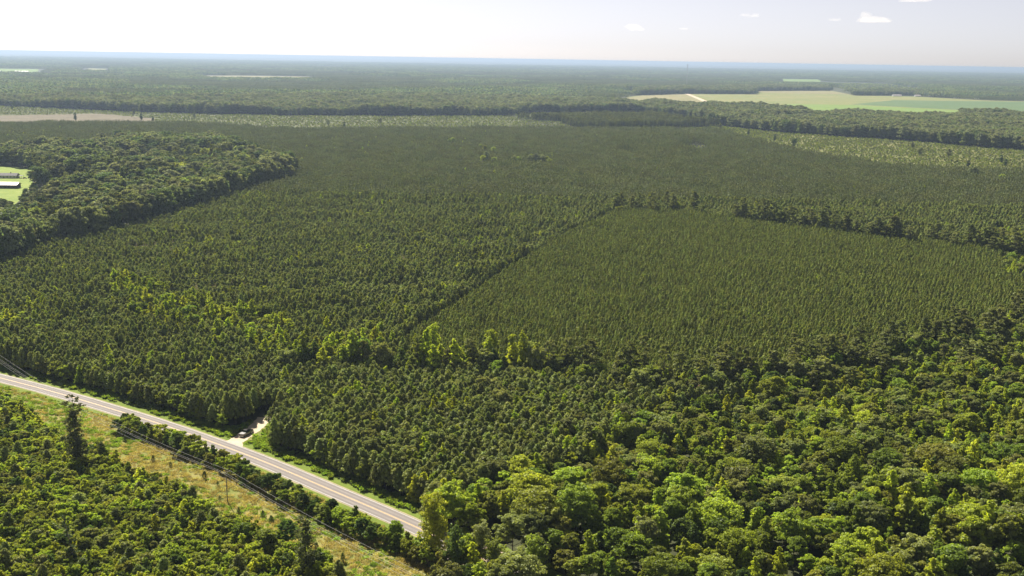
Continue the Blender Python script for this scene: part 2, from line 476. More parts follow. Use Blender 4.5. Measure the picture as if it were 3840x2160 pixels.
BLOCK_C = [(-87.0, 367.0), (-78.0, 385.0), (-55.0, 413.0), (8.9, 409.0), (34.0, 402.0), (56.0, 390.0), (54.3, 369.8), (36.2, 345.2), (27.4, 316.8), (-4.7, 297.4), (-18.9, 280.7), (-24.5, 276.0)] + [(-51.7, 299.0), (-84.0, 327.0)]
CLEAR, PINE_A, PINE_B, PINE_C, HARD, THICK, WOODL, WOODR, SCRUB, OLDPINE, FAR, BRIGHT = range(12)
NOTCH = [(219.6, 1495.5), (242.5, 1614.3), (290.0, 1712.0), (296.0, 1620.4), (262.0, 1520.0)]
TALLER = [(150.0, 1775.0), (301.3, 1770.0), (389.1, 1665.0), (345.1, 1537.7), (262.0, 1540.0), (215.8, 1422.7), (146.2, 1483.0)]
REGIONS = [
    (P_MAIN, PINE_A), (HARDBAND, WOODR), (L['scrub_left'], SCRUB), (L['clearcut'], CLEAR), (SCRUB_R, SCRUB), (FIELD, CLEAR), (WOOD_R, WOODR),
    (L['oldpine'], OLDPINE), (NOTCH, SCRUB), (L['wood_left'], WOODL), (L['lawn'], CLEAR), (L['clearing'], CLEAR), (L['gap'], CLEAR),
    (L['bright_patch'], BRIGHT), (L['block_b'], PINE_B), (BLOCK_C, PINE_C), (L['hardwood_r'], HARD), (L['edge_right'], HARD),
    (L['far_field_1'], CLEAR), (L['far_field_2'], CLEAR), (L['far_field_3'], CLEAR), (L['far_field_4'], CLEAR), (L['far_field_5'], CLEAR),
    (L['far_field_6'], SCRUB), (L['farmwood'], WOODR), (L['field_wood'], WOODR),
]
LANES = [([(83.0, 880.0), (30.4, 735.2), (-4.4, 618.5), (-38.9, 490.0), (-56.0, 430.0)], 1.9), (L['lane_far'], 5.0)]

DRIVE_SIDE = [(-108.0, 350.0), (-101.0, 353.5), (-95.0, 358.0), (-91.0, 363.0), (-84.0, 366.0), (-86.0, 345.0), (-92.0, 335.0), (-103.0, 345.0)]

DRIVE_EAST = [(-93.0, 333.0), (-88.0, 352.0), (-84.5, 358.0), (-81.5, 352.0), (-77.5, 342.0), (-78.0, 335.0), (-84.0, 328.0)]

def growth(x, y):
    x, y = np.asarray(x, float), np.asarray(y, float)
    wob = 3.0 + np.clip((y - 600) / 900, 0, 2) * 16
    xw = x + (noise(x, y, 14.0 + 0, 3) - 0.5) * wob
    yw = y + (noise(x, y, 14.0, 4) - 0.5) * wob
    r = np.full(x.shape, FAR)
    for poly, kind in REGIONS:
        px = [p[0] for p in poly]; py = [p[1] for p in poly]
        box = (xw > min(px)) & (xw < max(px)) & (yw > min(py)) & (yw < max(py))
        if not box.any():
            continue
        ins = np.zeros(x.shape, bool)
        ins[box] = inside(xw[box], yw[box], poly)
        r[ins] = kind
    r[(r == FAR) & (y < 2560)] = SCRUB
    near = (y < 620)
    d = np.full(x.shape, 1e9); s = np.ones(x.shape)
    d[near], s[near] = to_polyline(x[near], y[near], ROAD)
    south = near & (s < 0)
    hard = r == HARD
    r[south] = CLEAR
    th = np.zeros(x.shape, bool)
    th[south] = inside(xw[south], yw[south], L['thicket'])
    r[th] = THICK
    r[south & hard] = HARD
    r[south & (x > -17)] = HARD
    r[south & (x <= -17) & (r == HARD)] = CLEAR
    r[near & (d < np.where(s > 0, 10.5, 7.5)) & (x < -23)] = CLEAR
    r[near & (d < 4.2)] = CLEAR
    dd, _ = to_polyline(x[near], y[near], DRIVE)
    r[np.flatnonzero(near)[dd < 4.6]] = CLEAR
    dd, _ = to_polyline(x[near], y[near], LANE)
    r[np.flatnonzero(near)[dd < 2.2]] = CLEAR
    r[inside(x, y, DRIVE_SIDE)] = CLEAR
    r[inside(x, y, DRIVE_EAST)] = CLEAR
    for ln, w in LANES:
        dd, _ = to_polyline(x, y, ln)
        r[(dd < w)] = CLEAR
    r[inside(x, y, L['dirt'])] = CLEAR
    return r

def cells(x0, x1, y0, y1, step, jit, rng, rot=0.0):
    """jittered planting grid in the part of the land the photograph looks at"""
    c, s = math.cos(rot), math.sin(rot)
    m = math.hypot(x1 - x0, y1 - y0) / 2 + step
    cx, cy = (x0 + x1) / 2, (y0 + y1) / 2
    g = np.arange(-m, m, step)
    a, b = np.meshgrid(g, g)
    a, b = a.ravel(), b.ravel()
    a = a + (rng.random(a.shape) - 0.5) * jit * step
    b = b + (rng.random(b.shape) - 0.5) * jit * step
    x, y = cx + c * a - s * b, cy + s * a + c * b
    k = (x > x0) & (x < x1) & (y > y0) & (y < y1) & (np.abs(x) < 0.53 * y + 45)
    return x[k], y[k]

# ------------------------------------------------------------------ the ground and what lies flat on it
GROUND = land_mat('forest_floor', [(0.30, (0.030, 0.034, 0.014)), (0.5, (0.052, 0.058, 0.024)), (0.7, (0.085, 0.078, 0.045))], [3.0, 40.0, 900.0])
TURF = land_mat('verge_turf', [(0.32, (0.085, 0.118, 0.022)), (0.46, (0.150, 0.168, 0.034)), (0.56, (0.225, 0.200, 0.062)), (0.72, (0.29, 0.230, 0.095))], [0.6, 4.0, 16.0], bump=0.3, weights=[1.0, 1.2, 1.4])
VERGE = land_mat('mown_verge', [(0.3, (0.085, 0.130, 0.018)), (0.55, (0.135, 0.180, 0.024)), (0.75, (0.19, 0.19, 0.05))], [0.5, 3.0, 12.0], bump=0.1)
GRAVEL = land_mat('sandy_gravel', [(0.3, (0.30, 0.24, 0.17)), (0.5, (0.50, 0.41, 0.30)), (0.7, (0.62, 0.53, 0.42))], [0.25, 1.4, 5.0], bump=0.05)
LAWN = land_mat('lawn_turf', [(0.35, (0.13, 0.19, 0.03)), (0.6, (0.20, 0.25, 0.05)), (0.75, (0.34, 0.29, 0.12))], [4.0, 18.0])
CUT = land_mat('clearcut_soil', [(0.35, (0.056, 0.050, 0.030)), (0.55, (0.092, 0.078, 0.048)), (0.8, (0.185, 0.155, 0.10))], [4.0, 30.0], wave=(16.0, R(55), 0.22))
SCRUBLAND = land_mat('scrub_ground', [(0.35, (0.062, 0.082, 0.026)), (0.52, (0.094, 0.102, 0.036)), (0.7, (0.150, 0.130, 0.060))], [5.0, 22.0, 120.0])
CROP = land_mat('crop', [(0.3, (0.115, 0.150, 0.040)), (0.5, (0.165, 0.180, 0.055)), (0.7, (0.235, 0.205, 0.085))], [30.0, 160.0], wave=(30.0, R(70), 0.06))
CROP_GREEN = land_mat('crop_green', [(0.3, (0.110, 0.190, 0.035)), (0.7, (0.17, 0.225, 0.05))], [30.0, 200.0])
CROP_DARK = land_mat('crop_dark', [(0.3, (0.065, 0.120, 0.045)), (0.7, (0.105, 0.150, 0.055))], [30.0, 200.0])
CROP_TAN = land_mat('crop_tan', [(0.35, (0.15, 0.155, 0.06)), (0.65, (0.25, 0.21, 0.105))], [30.0, 160.0])
ASPHALT = land_mat('asphalt', [(0.3, (0.168, 0.150, 0.142)), (0.5, (0.205, 0.183, 0.174)), (0.7, (0.24, 0.217, 0.206))], [0.4, 3.0, 30.0], rough=0.8)
SHOULDER = land_mat('shoulder_gravel', [(0.3, (0.20, 0.19, 0.09)), (0.7, (0.38, 0.32, 0.22))], [0.4, 3.0])
PAINT_WHITE = plain_mat('road_paint_white', (0.48, 0.465, 0.44), 0.6, noise_scale=0.6, amount=0.12)
PAINT_YELLOW = plain_mat('road_paint_yellow', (0.58, 0.36, 0.10), 0.6, noise_scale=0.6, amount=0.12)

def sheet(name, poly, z, mat, kind='structure'):
    mb = MB()
    mb.add([(x, y, z) for x, y in poly], [tuple(range(len(poly)))])
    me = bpy.data.meshes.new(name)
    me.from_pydata(mb.v, [], mb.f)
    me.materials.append(mat)
    me.update()
    if me.polygons[0].normal.z < 0:
        me.flip_normals()
    return tag(link(name, me), kind=kind)

def ribbon(name, line, a, b, z, mat, kind='structure', parent=None, ragged=0.0, seed=0):
    """a strip from a to b metres to the left of a line"""
    rg = random.Random(seed)
    pts = [np.array(p) for p in line]
    vs = []
    for i, p in enumerate(pts):
        d = pts[min(i + 1, len(pts) - 1)] - pts[max(i - 1, 0)]
        d = d / np.linalg.norm(d)
        n = np.array((-d[1], d[0]))
        for w in (a, b):
            q = p + n * (w + (rg.uniform(-ragged, ragged) if ragged else 0))
            vs.append((q[0], q[1], z))
    fs = [(2 * i, 2 * i + 2, 2 * i + 3, 2 * i + 1) for i in range(len(pts) - 1)]
    me = bpy.data.meshes.new(name)
    me.from_pydata(vs, [], fs)
    me.materials.append(mat)
    me.update()
    if me.polygons[0].normal.z < 0:
        me.flip_normals()
    o = link(name, me, parent=parent)
    if parent is None:
        tag(o, kind=kind)
    return o

FAR_END = 60000.0
g_me = bpy.data.meshes.new('ground')
xs = [-FAR_END * 0.62, -6000, -1500, -400, 0, 400, 1500, 6000, FAR_END * 0.62]
ys = [-1500, 0, 300, 700, 1500, 3000, 6000, 12000, 24000, FAR_END]
g_me.from_pydata([(x, y, 0.0) for y in ys for x in xs], [], [(j * 9 + i, j * 9 + i + 1, (j + 1) * 9 + i + 1, (j + 1) * 9 + i) for j in range(9) for i in range(8)])
g_me.materials.append(GROUND)
g_me.update()
tag(link('ground', g_me), kind='structure')

# turf between the road and the thickets, and the mown verges
sheet('grass_verge', DRIVE_SIDE, 0.024, VERGE)
sheet('grass_verge', DRIVE_EAST, 0.026, TURF)
sheet('grass_corridor', [p for p in ROAD if -240 < p[0] < -8] + [(-12.0, 235.0), (-50.0, 215.0), (-145.0, 300.0), (-240.0, 380.0)], 0.02, TURF)
ribbon('grass_verge', ROAD, 2.8, 9.0, 0.03, VERGE, ragged=0.7, seed=3)
ribbon('grass_verge', ROAD, -8.0, -2.8, 0.03, VERGE, ragged=1.0, seed=4)
ribbon('road_shoulder', ROAD, -4.1, 4.1, 0.045, SHOULDER, ragged=0.16, seed=5)
road = ribbon('road', ROAD, -3.55, 3.55, 0.07, ASPHALT)
for nm, a, b, mt in (('edge_line', 3.12, 3.25, PAINT_WHITE), ('edge_line', -3.25, -3.12, PAINT_WHITE), ('centre_line', 0.09, 0.22, PAINT_YELLOW), ('centre_line', -0.22, -0.09, PAINT_YELLOW)):
    ribbon(nm, ROAD, a, b, 0.078, mt, parent=road)
WEAR = land_mat('worn_asphalt', [(0.35, (0.150, 0.134, 0.127)), (0.65, (0.190, 0.171, 0.163))], [0.5, 5.0, 40.0], rough=0.8)
for c_ in (-2.45, -0.95, 0.95, 2.45):
    ribbon('wheel_track', ROAD, c_ - .33, c_ + .33, 0.074, WEAR, parent=road, ragged=0.06, seed=int(c_ * 10))
# gravel drive, splayed where it meets the road
dp = [np.array(p) for p in DRIVE]
wid = [8.5, 6.8, 5.2, 4.0, 3.3, 3.0]
vs, fs = [], []
for i, p in enumerate(dp):
    d = dp[min(i + 1, len(dp) - 1)] - dp[max(i - 1, 0)]
    d /= np.linalg.norm(d)
    n = np.array((-d[1], d[0]))
    w = wid[i] if i < len(wid) else 2.7
    w += math.sin(i * 2.3) * 0.25
    vs += [(*(p + n * w), 0.058), (*(p - n * w), 0.058)]
fs = [(2 * i, 2 * i + 1, 2 * i + 3, 2 * i + 2) for i in range(len(dp) - 1)]
me = bpy.data.meshes.new('gravel_drive'); me.from_pydata(vs, [], fs); me.materials.append(GRAVEL); me.update()
if me.polygons[0].normal.z < 0: me.flip_normals()
tag(link('gravel_drive', me), kind='structure')
ribbon('forest_track', LANE, -1.3, 1.3, 0.05, GRAVEL)
sheet('dirt_clearing', L['dirt'], 0.05, land_mat('bare_dirt', [(0.35, (0.20, 0.13, 0.09)), (0.5, (0.46, 0.35, 0.29)), (0.66, (0.66, 0.58, 0.54))], [0.9, 3.0]))
sheet('lawn', L['lawn'], 0.06, LAWN)
sheet('brown_clearing', L['clearing'], 0.06, land_mat('dry_grass', [(0.35, (0.12, 0.095, 0.05)), (0.65, (0.24, 0.20, 0.09))], [3.0, 12.0]))
sheet('grass_gap', L['gap'], 0.06, LAWN)
sheet('clearcut_ground', L['clearcut'], 0.10, CUT)
sheet('scrubland', SCRUB_R, 0.08, land_mat('scrub_ground_yellow', [(0.35, (0.085, 0.105, 0.028)), (0.52, (0.140, 0.142, 0.044)), (0.7, (0.225, 0.185, 0.080))], [5.0, 22.0, 120.0]))
sheet('scrubland', L['scrub_left'], 0.06, SCRUBLAND)
sheet('scrubland', L['far_field_6'], 0.08, SCRUBLAND)
sheet('crop_field', FIELD, 0.10, CROP)
sheet('crop_field', L['field_bright'], 0.25, CROP_GREEN)
sheet('crop_field', L['field_dark'], 0.20, CROP_DARK)
sheet('crop_field', L['field_tan'], 0.25, CROP_TAN)
sheet('crop_field', L['field_brown'], 0.30, CROP_TAN)
ribbon('farm_track', L['field_track'], -9, 9, 0.45, GRAVEL)
for k, mt in ((1, CROP_GREEN), (2, CROP_TAN), (3, CROP), (4, CROP_GREEN), (5, CROP)):
    sheet('far_field', L['far_field_%d' % k], 0.3, mt)

# ------------------------------------------------------------------ trees
def quads(pos, nrm, size, aspect, rng, along=None):
    """leaf sprays: a folded diamond of two triangles sharing four corners"""
    n = len(pos)
    nrm = nrm / (np.linalg.norm(nrm, axis=1, keepdims=True) + 1e-9)
    if along is None:
        along = rng.normal(size=(n, 3))
    a = along - nrm * np.sum(along * nrm, axis=1, keepdims=True)
    a /= (np.linalg.norm(a, axis=1, keepdims=True) + 1e-9)
    b = np.cross(nrm, a)
    s = size[:, None]
    v = np.stack([pos + a * s, pos + b * s * aspect + nrm * s * 0.12, pos - a * s, pos - b * s * aspect + nrm * s * 0.12], axis=1)
    f = np.arange(4 * n, dtype=np.int32).reshape(n, 4)
    return v.reshape(-1, 3), f

def crown_leaves(rng, lobes, n, size, flat=0.25, clumps=9):
    """leaf sprays gathered in clumps over every limb's share of the crown, with gaps between the clumps"""
    cc, cr, cw = [], [], []
    for c, r in lobes:
        c, r = np.array(c, float), np.array(r, float)
        m = max(3, int(clumps * (0.7 + 0.6 * rng.random())))
        u = rng.normal(size=(m, 3))
        u /= np.linalg.norm(u, axis=1, keepdims=True)
        u[:, 2] = np.where(u[:, 2] < -0.3, -u[:, 2] * 0.7, u[:, 2])
        rad = 0.55 + 0.55 * rng.random(m)
        cc.append(c + u * r * rad[:, None])
        k = 0.26 + 0.22 * rng.random(m)
        cr.append(k[:, None] * r[None, :] * np.array((1.0, 1.0, 0.8)))
        cw.append(k ** 2 * r[0] * r[1])
    cc, cr, cw = np.concatenate(cc), np.concatenate(cr), np.concatenate(cw)
    k = rng.choice(len(cc), n, p=cw / cw.sum())
    u = rng.normal(size=(n, 3))
    u /= np.linalg.norm(u, axis=1, keepdims=True)
    u[:, 2] = np.where(u[:, 2] < -0.35, -u[:, 2] * 0.6, u[:, 2])
    rad = 0.5 + 0.6 * rng.random(n) ** 0.6
    pos = cc[k] + u * cr[k] * rad[:, None]
    nrm = u * 0.8 + rng.normal(size=(n, 3)) * 0.45 + np.array((0, 0, flat))
    sz = size * (0.6 + 0.8 * rng.random(n))
    return quads(pos, nrm, sz, 0.62, rng)

def limb_set(rng, h, base, lobes, r0, k=5):
    V, F, off = [], [], 0
    lean = rng.normal(size=2) * 0.02 * h
    top = np.array((lean[0], lean[1], h))
    tr = [np.array((0, 0, -0.2)), np.array((lean[0] * .2, lean[1] * .2, h * .33)), np.array((lean[0] * .6, lean[1] * .6, h * .66)), top]
    v, f = tube_arrays(tr, [r0, r0 * .75, r0 * .45, r0 * .12], k + 1)
    V.append(v); F.append(f); off += len(v)
    for c, r in lobes:
        c = np.array(c, float)
        zs = max(base, min(h * .85, c[2] - np.hypot(c[0], c[1]) * 0.9))
        t = zs / h
        s = np.array((lean[0] * t, lean[1] * t, zs))
        m = (s + c) / 2 + np.array((0, 0, -0.06 * np.linalg.norm(c - s)))
        rr = r0 * (1 - t) * .5 + 0.02
        v, f = tube_arrays([s, m, c], [rr, rr * .7, rr * .25], 4)
        V.append(v); F.append(f + off); off += len(v)
    return np.concatenate(V), np.concatenate(F)

def lobes_round(rng, h, R0, base, n, squash=0.75):
    out = []
    for i in range(n):
        t = (i + 0.5) / n
        z = base + (h - base) * np.clip(0.15 + 0.78 * t + rng.normal() * .06, .08, .97)
        prof = math.sqrt(max(0.05, 1 - ((z - (base + (h - base) * .42)) / ((h - base) * .62)) ** 2))
        rr = R0 * prof
        a = i * 2.399963 + rng.random() * 0.8
        d = rr * (0.30 + 0.62 * rng.random())
        s = R0 * (0.24 + 0.28 * rng.random()) * (0.75 + 0.4 * prof)
        out.append(((d * math.cos(a), d * math.sin(a), min(z, h - s * squash * .8)), (s, s, s * squash)))
    out.append(((0, 0, h - R0 * .35), (R0 * .45, R0 * .45, R0 * .38)))
    return out

def lobes_cone(rng, h, R0, base, n, squash=0.9):
    out = []
    for i in range(n):
        t = (i + 0.3) / n
        z = base + (h - base) * t * 0.93
        rr = R0 * (1 - t) ** 0.75 + 0.15 * R0
        a = i * 2.399963 + rng.random()
        d = rr * (0.45 + 0.3 * rng.random())
        s = rr * 0.42 + 0.16 * R0
        out.append(((d * math.cos(a), d * math.sin(a), z), (s, s, s * squash)))
    out.append(((0, 0, h - 0.25 * R0), (R0 * .22, R0 * .22, R0 * .34)))
    return out

def make_pine(rng, h, R0, base, n_whorl, n_needle, size, round_top=0.68):
    """young plantation pine: whorls of up-swept branches, each ending in a tuft of needle sprays"""
    P, A, Nn, S = [], [], [], []
    V, F, off = [], [], 0
    lean = rng.normal(size=2) * 0.012 * h
    ax = lambda z: np.array((lean[0] * z / h, lean[1] * z / h, z))
    v, f = tube_arrays([ax(-0.2), ax(h * .5), ax(h * .98)], [0.13 * h / 9, 0.08 * h / 9, 0.015], 5)
    V.append(v); F.append(f); off += len(v)
    tips = []
    for w in range(n_whorl):
        t = w / (n_whorl - 1)
        z = base + (h * 0.93 - base) * t
        rr = R0 * max(0.05, 1 - t) ** round_top * (0.8 + 0.4 * rng.random()) + 0.06
        nb = 5 if t < 0.8 else 3
        for b in range(nb):
            a = 2 * math.pi * (b + rng.random() * .7) / nb + w * 1.1
            r_ = rr * (0.7 + 0.5 * rng.random())
            d = np.array((math.cos(a), math.sin(a), 0.35 + 0.6 * t))
            tip = ax(z) + d * r_
            v, f = tube_arrays([ax(z), tip], [0.03, 0.008], 3)
            V.append(v); F.append(f + off); off += len(v)
            tips.append((tip, d, R0 * (0.30 + 0.16 * rng.random()) * (1.05 - .4 * t)))
    tips.append((ax(h * .95), np.array((0, 0, 1.0)), R0 * .16))
    tips.append((ax(h * 1.0), np.array((0, 0, 1.0)), R0 * .10))
    per = max(4, n_needle // len(tips))
    for tip, d, rc in tips:
        u = rng.normal(size=(per, 3))
        u /= np.linalg.norm(u, axis=1, keepdims=True)
        u[:, 2] = np.where(u[:, 2] < -.2, -u[:, 2], u[:, 2])
        P.append(tip + u * rc * (0.45 + .65 * rng.random((per, 1))))
        Nn.append(u * .75 + rng.normal(size=(per, 3)) * .35 + d * .3)
        A.append(u * .4 + np.array((0, 0, 1.0)) + d * .35 + rng.normal(size=(per, 3)) * .35)
        S.append(size * (0.6 + 0.7 * rng.random(per)))
    P, A, S, Nn = np.concatenate(P), np.concatenate(A), np.concatenate(S), np.concatenate(Nn)
    lv, lf = quads(P, Nn, S, 0.40, rng, along=A)
    return (lv, lf), (np.concatenate(V), np.concatenate(F))

def make_tall_pine(rng, h, R0, base, n, size):
    """mature pine: bare pole, layered clumps of needles high up"""
    lobes = []
    m = 13
    for i in range(m):
        t = i / (m - 1)
        z = base + (h - base) * t
        a = i * 2.4 + rng.random() * 1.2
        prof = (1 - abs(t - 0.45) * 1.25)
        d = R0 * prof * (0.35 + 0.55 * rng.random())
        s = R0 * (0.26 + 0.16 * rng.random())
        lobes.append(((d * math.cos(a), d * math.sin(a), min(z, h - s * .5)), (s, s, s * .55)))
    lv = crown_leaves(rng, lobes, n, size, 0.4)
    wd = limb_set(rng, h * .97, base * .8, lobes, 0.26)
    return lv, wd

class Proto:
    """one grown shape: its crown mesh, its trunk mesh and both joined"""
    def __init__(self, name, leaves, wood, leaf_material, bark):
        self.name = name
        lv, lf = leaves
        wv, wf = wood
        self.h = float(lv[:, 2].max())
        self.r = float(np.hypot(lv[:, 0], lv[:, 1]).max())
        self.crown = fast_mesh(name + '_crown', lv, [lf], [leaf_material])
        self.trunk = fast_mesh(name + '_trunk', wv, [wf], [bark])
        self.both = fast_mesh(name, np.concatenate([lv, wv]), [np.concatenate([lf, wf + len(lv)])], [leaf_material, bark],
                              np.concatenate([np.zeros(len(lf)), np.ones(len(wf))]))

rng = np.random.default_rng(5)
PR = {}
def broad(name, shape, h, R0, base, nl, n, size, tone, r0=0.16, bark=BARK):
    lb = (lobes_cone if shape == 'cone' else lobes_round)(rng, h, R0, base, nl)
    PR[name] = Proto(name, crown_leaves(rng, lb, n, size), limb_set(rng, h * .92, base * .7, lb, r0), TONE[tone], bark)

# trees of the near wood (nominal height 10 m)
broad('oak_a', 'round', 10.5, 4.4, 2.6, 17, 7020, 0.36, 'mid')
broad('oak_b', 'round', 9.5, 4.0, 2.2, 15, 6210, 0.36, 'olive')
broad('oak_c', 'round', 11.5, 4.2, 3.2, 16, 6480, 0.36, 'grey')
broad('oak_d', 'round', 9.0, 3.6, 2.0, 13, 5400, 0.34, 'bright')
broad('oak_e', 'round', 10.0, 3.8, 2.5, 14, 5670, 0.34, 'deep')
broad('gum_a', 'cone', 11.5, 3.1, 1.6, 18, 5130, 0.34, 'bright')
broad('gum_b', 'cone', 10.5, 2.8, 1.5, 16, 4590, 0.34, 'mid')
broad('gum_c', 'cone', 12.0, 3.0, 2.0, 18, 5130, 0.34, 'lime')
broad('gum_d', 'cone', 10.0, 2.9, 1.4, 16, 4590, 0.34, 'deep')
broad('rus_a', 'round', 9.0, 3.4, 2.0, 13, 2600, 0.30, 'russet')
broad('big_a', 'round', 14.0, 6.2, 2.6, 34, 9000, 0.35, 'bright', 0.26)
broad('big_b', 'round', 13.0, 6.6, 2.2, 34, 9000, 0.35, 'olive', 0.26)
broad('big_c', 'round', 15.0, 5.8, 3.0, 34, 8600, 0.35, 'mid', 0.26)
broad('big_d', 'round', 14.5, 5.4, 2.6, 30, 8200, 0.35, 'bright', 0.26)
broad('big_e', 'round', 13.5, 6.0, 2.6, 32, 8600, 0.35, 'grey', 0.26)
broad('big_f', 'cone', 16.0, 4.2, 2.4, 28, 7600, 0.35, 'bright', 0.26)
# thicket growth (nominal height 5 m)
broad('sap_a', 'round', 5.0, 2.3, 0.5, 11, 3105, 0.27, 'bright', 0.08)
broad('sap_b', 'round', 4.4, 2.2, 0.3, 10, 2835, 0.27, 'olive', 0.08)
broad('sap_c', 'cone', 5.6, 1.8, 0.4, 12, 2700, 0.26, 'lime', 0.08)
broad('sap_d', 'cone', 5.2, 1.7, 0.4, 12, 2700, 0.26, 'mid', 0.08)
broad('sap_e', 'round', 4.6, 2.1, 0.4, 10, 2700, 0.27, 'deep', 0.08)
broad('sap_f', 'round', 4.8, 2.2, 0.4, 10, 2835, 0.27, 'grey', 0.08)
# low bushes of the cut-over land
broad('shrub_a', 'round', 2.8, 1.7, 0.0, 7, 300, 0.42, 'far_olive', 0.05)
broad('shrub_b', 'round', 2.3, 1.5, 0.0, 6, 260, 0.42, 'far_lime', 0.05)
broad('shrub_c', 'round', 2.6, 1.4, 0.0, 6, 260, 0.42, 'mid', 0.05)
# mature wood farther off (nominal height 18 m)
broad('elm_a', 'round', 20.0, 6.6, 3.5, 26, 4050, 0.70, 'far_mid', 0.3)
broad('elm_b', 'round', 19.0, 7.0, 3.0, 26, 4050, 0.70, 'far_olive', 0.3)
broad('elm_c', 'round', 21.0, 6.0, 4.0, 26, 3780, 0.70, 'far_grey', 0.3)
broad('elm_d', 'round', 18.0, 5.8, 3.0, 24, 3510, 0.66, 'far_deep', 0.3)
broad('elm_e', 'cone', 20.0, 5.0, 3.0, 22, 3510, 0.66, 'far_bright', 0.3)
broad('elm_f', 'round', 17.0, 6.2, 3.0, 24, 3780, 0.66, 'far_lime', 0.3)
# plantation pines (nominal height 9 m) and mature pines (19 m)
for i, (h, r_, mt) in enumerate(((9.0, 1.55, NEEDLE), (8.6, 1.7, NEEDLE), (9.4, 1.45, NEEDLE), (8.2, 1.6, NEEDLE), (9.2, 1.75, NEEDLE))):
    lv, wd = make_pine(rng, h, r_ * 1.08, 2.2, 10, 1150, 0.40)
    PR['pine_%s' % 'abcde'[i]] = Proto('pine_%s' % 'abcde'[i], lv, wd, mt, BARK)
for i, (h, r_) in enumerate(((8.0, 1.15), (7.6, 1.25), (8.3, 1.1))):
    lv, wd = make_pine(rng, h, r_ * .90, 2.4, 8, 600, 0.34)
    PR['fine_%s' % 'abc'[i]] = Proto('fine_%s' % 'abc'[i], lv, wd, NEEDLE_FINE, BARK)
for i, (h, r_, b) in enumerate(((19.0, 3.4, 8.5), (17.5, 3.0, 7.0), (20.0, 3.0, 10.0))):
    lv, wd = make_tall_pine(rng, h, r_, b, 1500, 0.50)
    PR['tall_%s' % 'abc'[i]] = Proto('tall_%s' % 'abc'[i], lv, wd, NEEDLE_OLD, BARK)

lv, wd = make_pine(rng, 8.5, 1.2, 2.0, 9, 260, 0.30)
PR['dead_a'] = Proto('dead_a', lv, wd, leaf_mat('dead_needle', (0.27, 0.235, 0.20), 0.8, 0.2, 0.2), BARK_PALE)
# stands of many small far-off trees
def stand(name, size, spacing, h, hv, r_, per, leaf, mats, cone, bias=0.55):
    LV, LF, MI, off = [], [], [], 0
    g = np.arange(-size / 2 + spacing / 2, size / 2, spacing)
    for x in g:
        for y in g:
            x_, y_ = x + rng.normal() * spacing * .22, y + rng.normal() * spacing * .22
            hh = h * (1 + rng.normal() * hv)
            rr = r_ * (0.8 + 0.4 * rng.random())
            t = rng.random(per) ** bias
            a = rng.random(per) * 2 * math.pi
            if cone:
                pr = rr * (1 - t) + 0.08 * rr
            else:
                pr = rr * np.sqrt(np.clip(1 - ((t - 0.45) / 0.62) ** 2, 0.02, 1))
            q = np.sqrt(rng.random(per)) * .5 + .5
            pos = np.stack([x_ + np.cos(a) * pr * q, y_ + np.sin(a) * pr * q, hh * (0.22 + 0.78 * t)], axis=1)
            nr = np.stack([np.cos(a), np.sin(a), 0.5 + 0.6 * t], axis=1) + rng.normal(size=(per, 3)) * .45
            v, f = quads(pos, nr, leaf * (0.7 + 0.6 * rng.random(per)), 0.45 if cone else 0.65, rng, along=(np.array((0, 0, 1.0)) + rng.normal(size=(per, 3)) * .5) if cone else None)
            LV.append(v); LF.append(f + off); off += len(v)
            MI.append(np.full(per, rng.integers(len(mats))))
    me = fast_mesh(name, np.concatenate(LV), [np.concatenate(LF)], mats, np.concatenate(MI))
    return me

STAND = {}
for i in range(4):
    STAND['stand_young_%s' % 'abcd'[i]] = stand('stand_young_%s' % 'abcd'[i], 12.0, 2.4, 9.0, 0.15, 1.2, 30, 0.66, [NEEDLE_FAR], True)
for i in range(3):
    STAND['stand_pine_%s' % 'abc'[i]] = stand('stand_pine_%s' % 'abc'[i], 100.0, 5.5, 13.0, 0.10, 2.6, 16, 1.7, [NEEDLE_FAR], True)
    STAND['stand_hard_%s' % 'abc'[i]] = stand('stand_hard_%s' % 'abc'[i], 100.0, 8.0, 16.0, 0.14, 4.6, 34, 2.1, [TONE['far_mid'], TONE['far_mid'], TONE['far_olive'], TONE['far_deep']], False)

def grow_collection(name, items):
    """shapes for a scatter, kept outside the scene; index = place in the sorted list"""
    c = bpy.data.collections.new(name)
    names = []
    for k, (nm, me) in enumerate(items):
        o = bpy.data.objects.new('%03d_%s' % (k, nm), me)
        c.objects.link(o)
        names.append(nm)
    return c, {n: i for i, n in enumerate(names)}

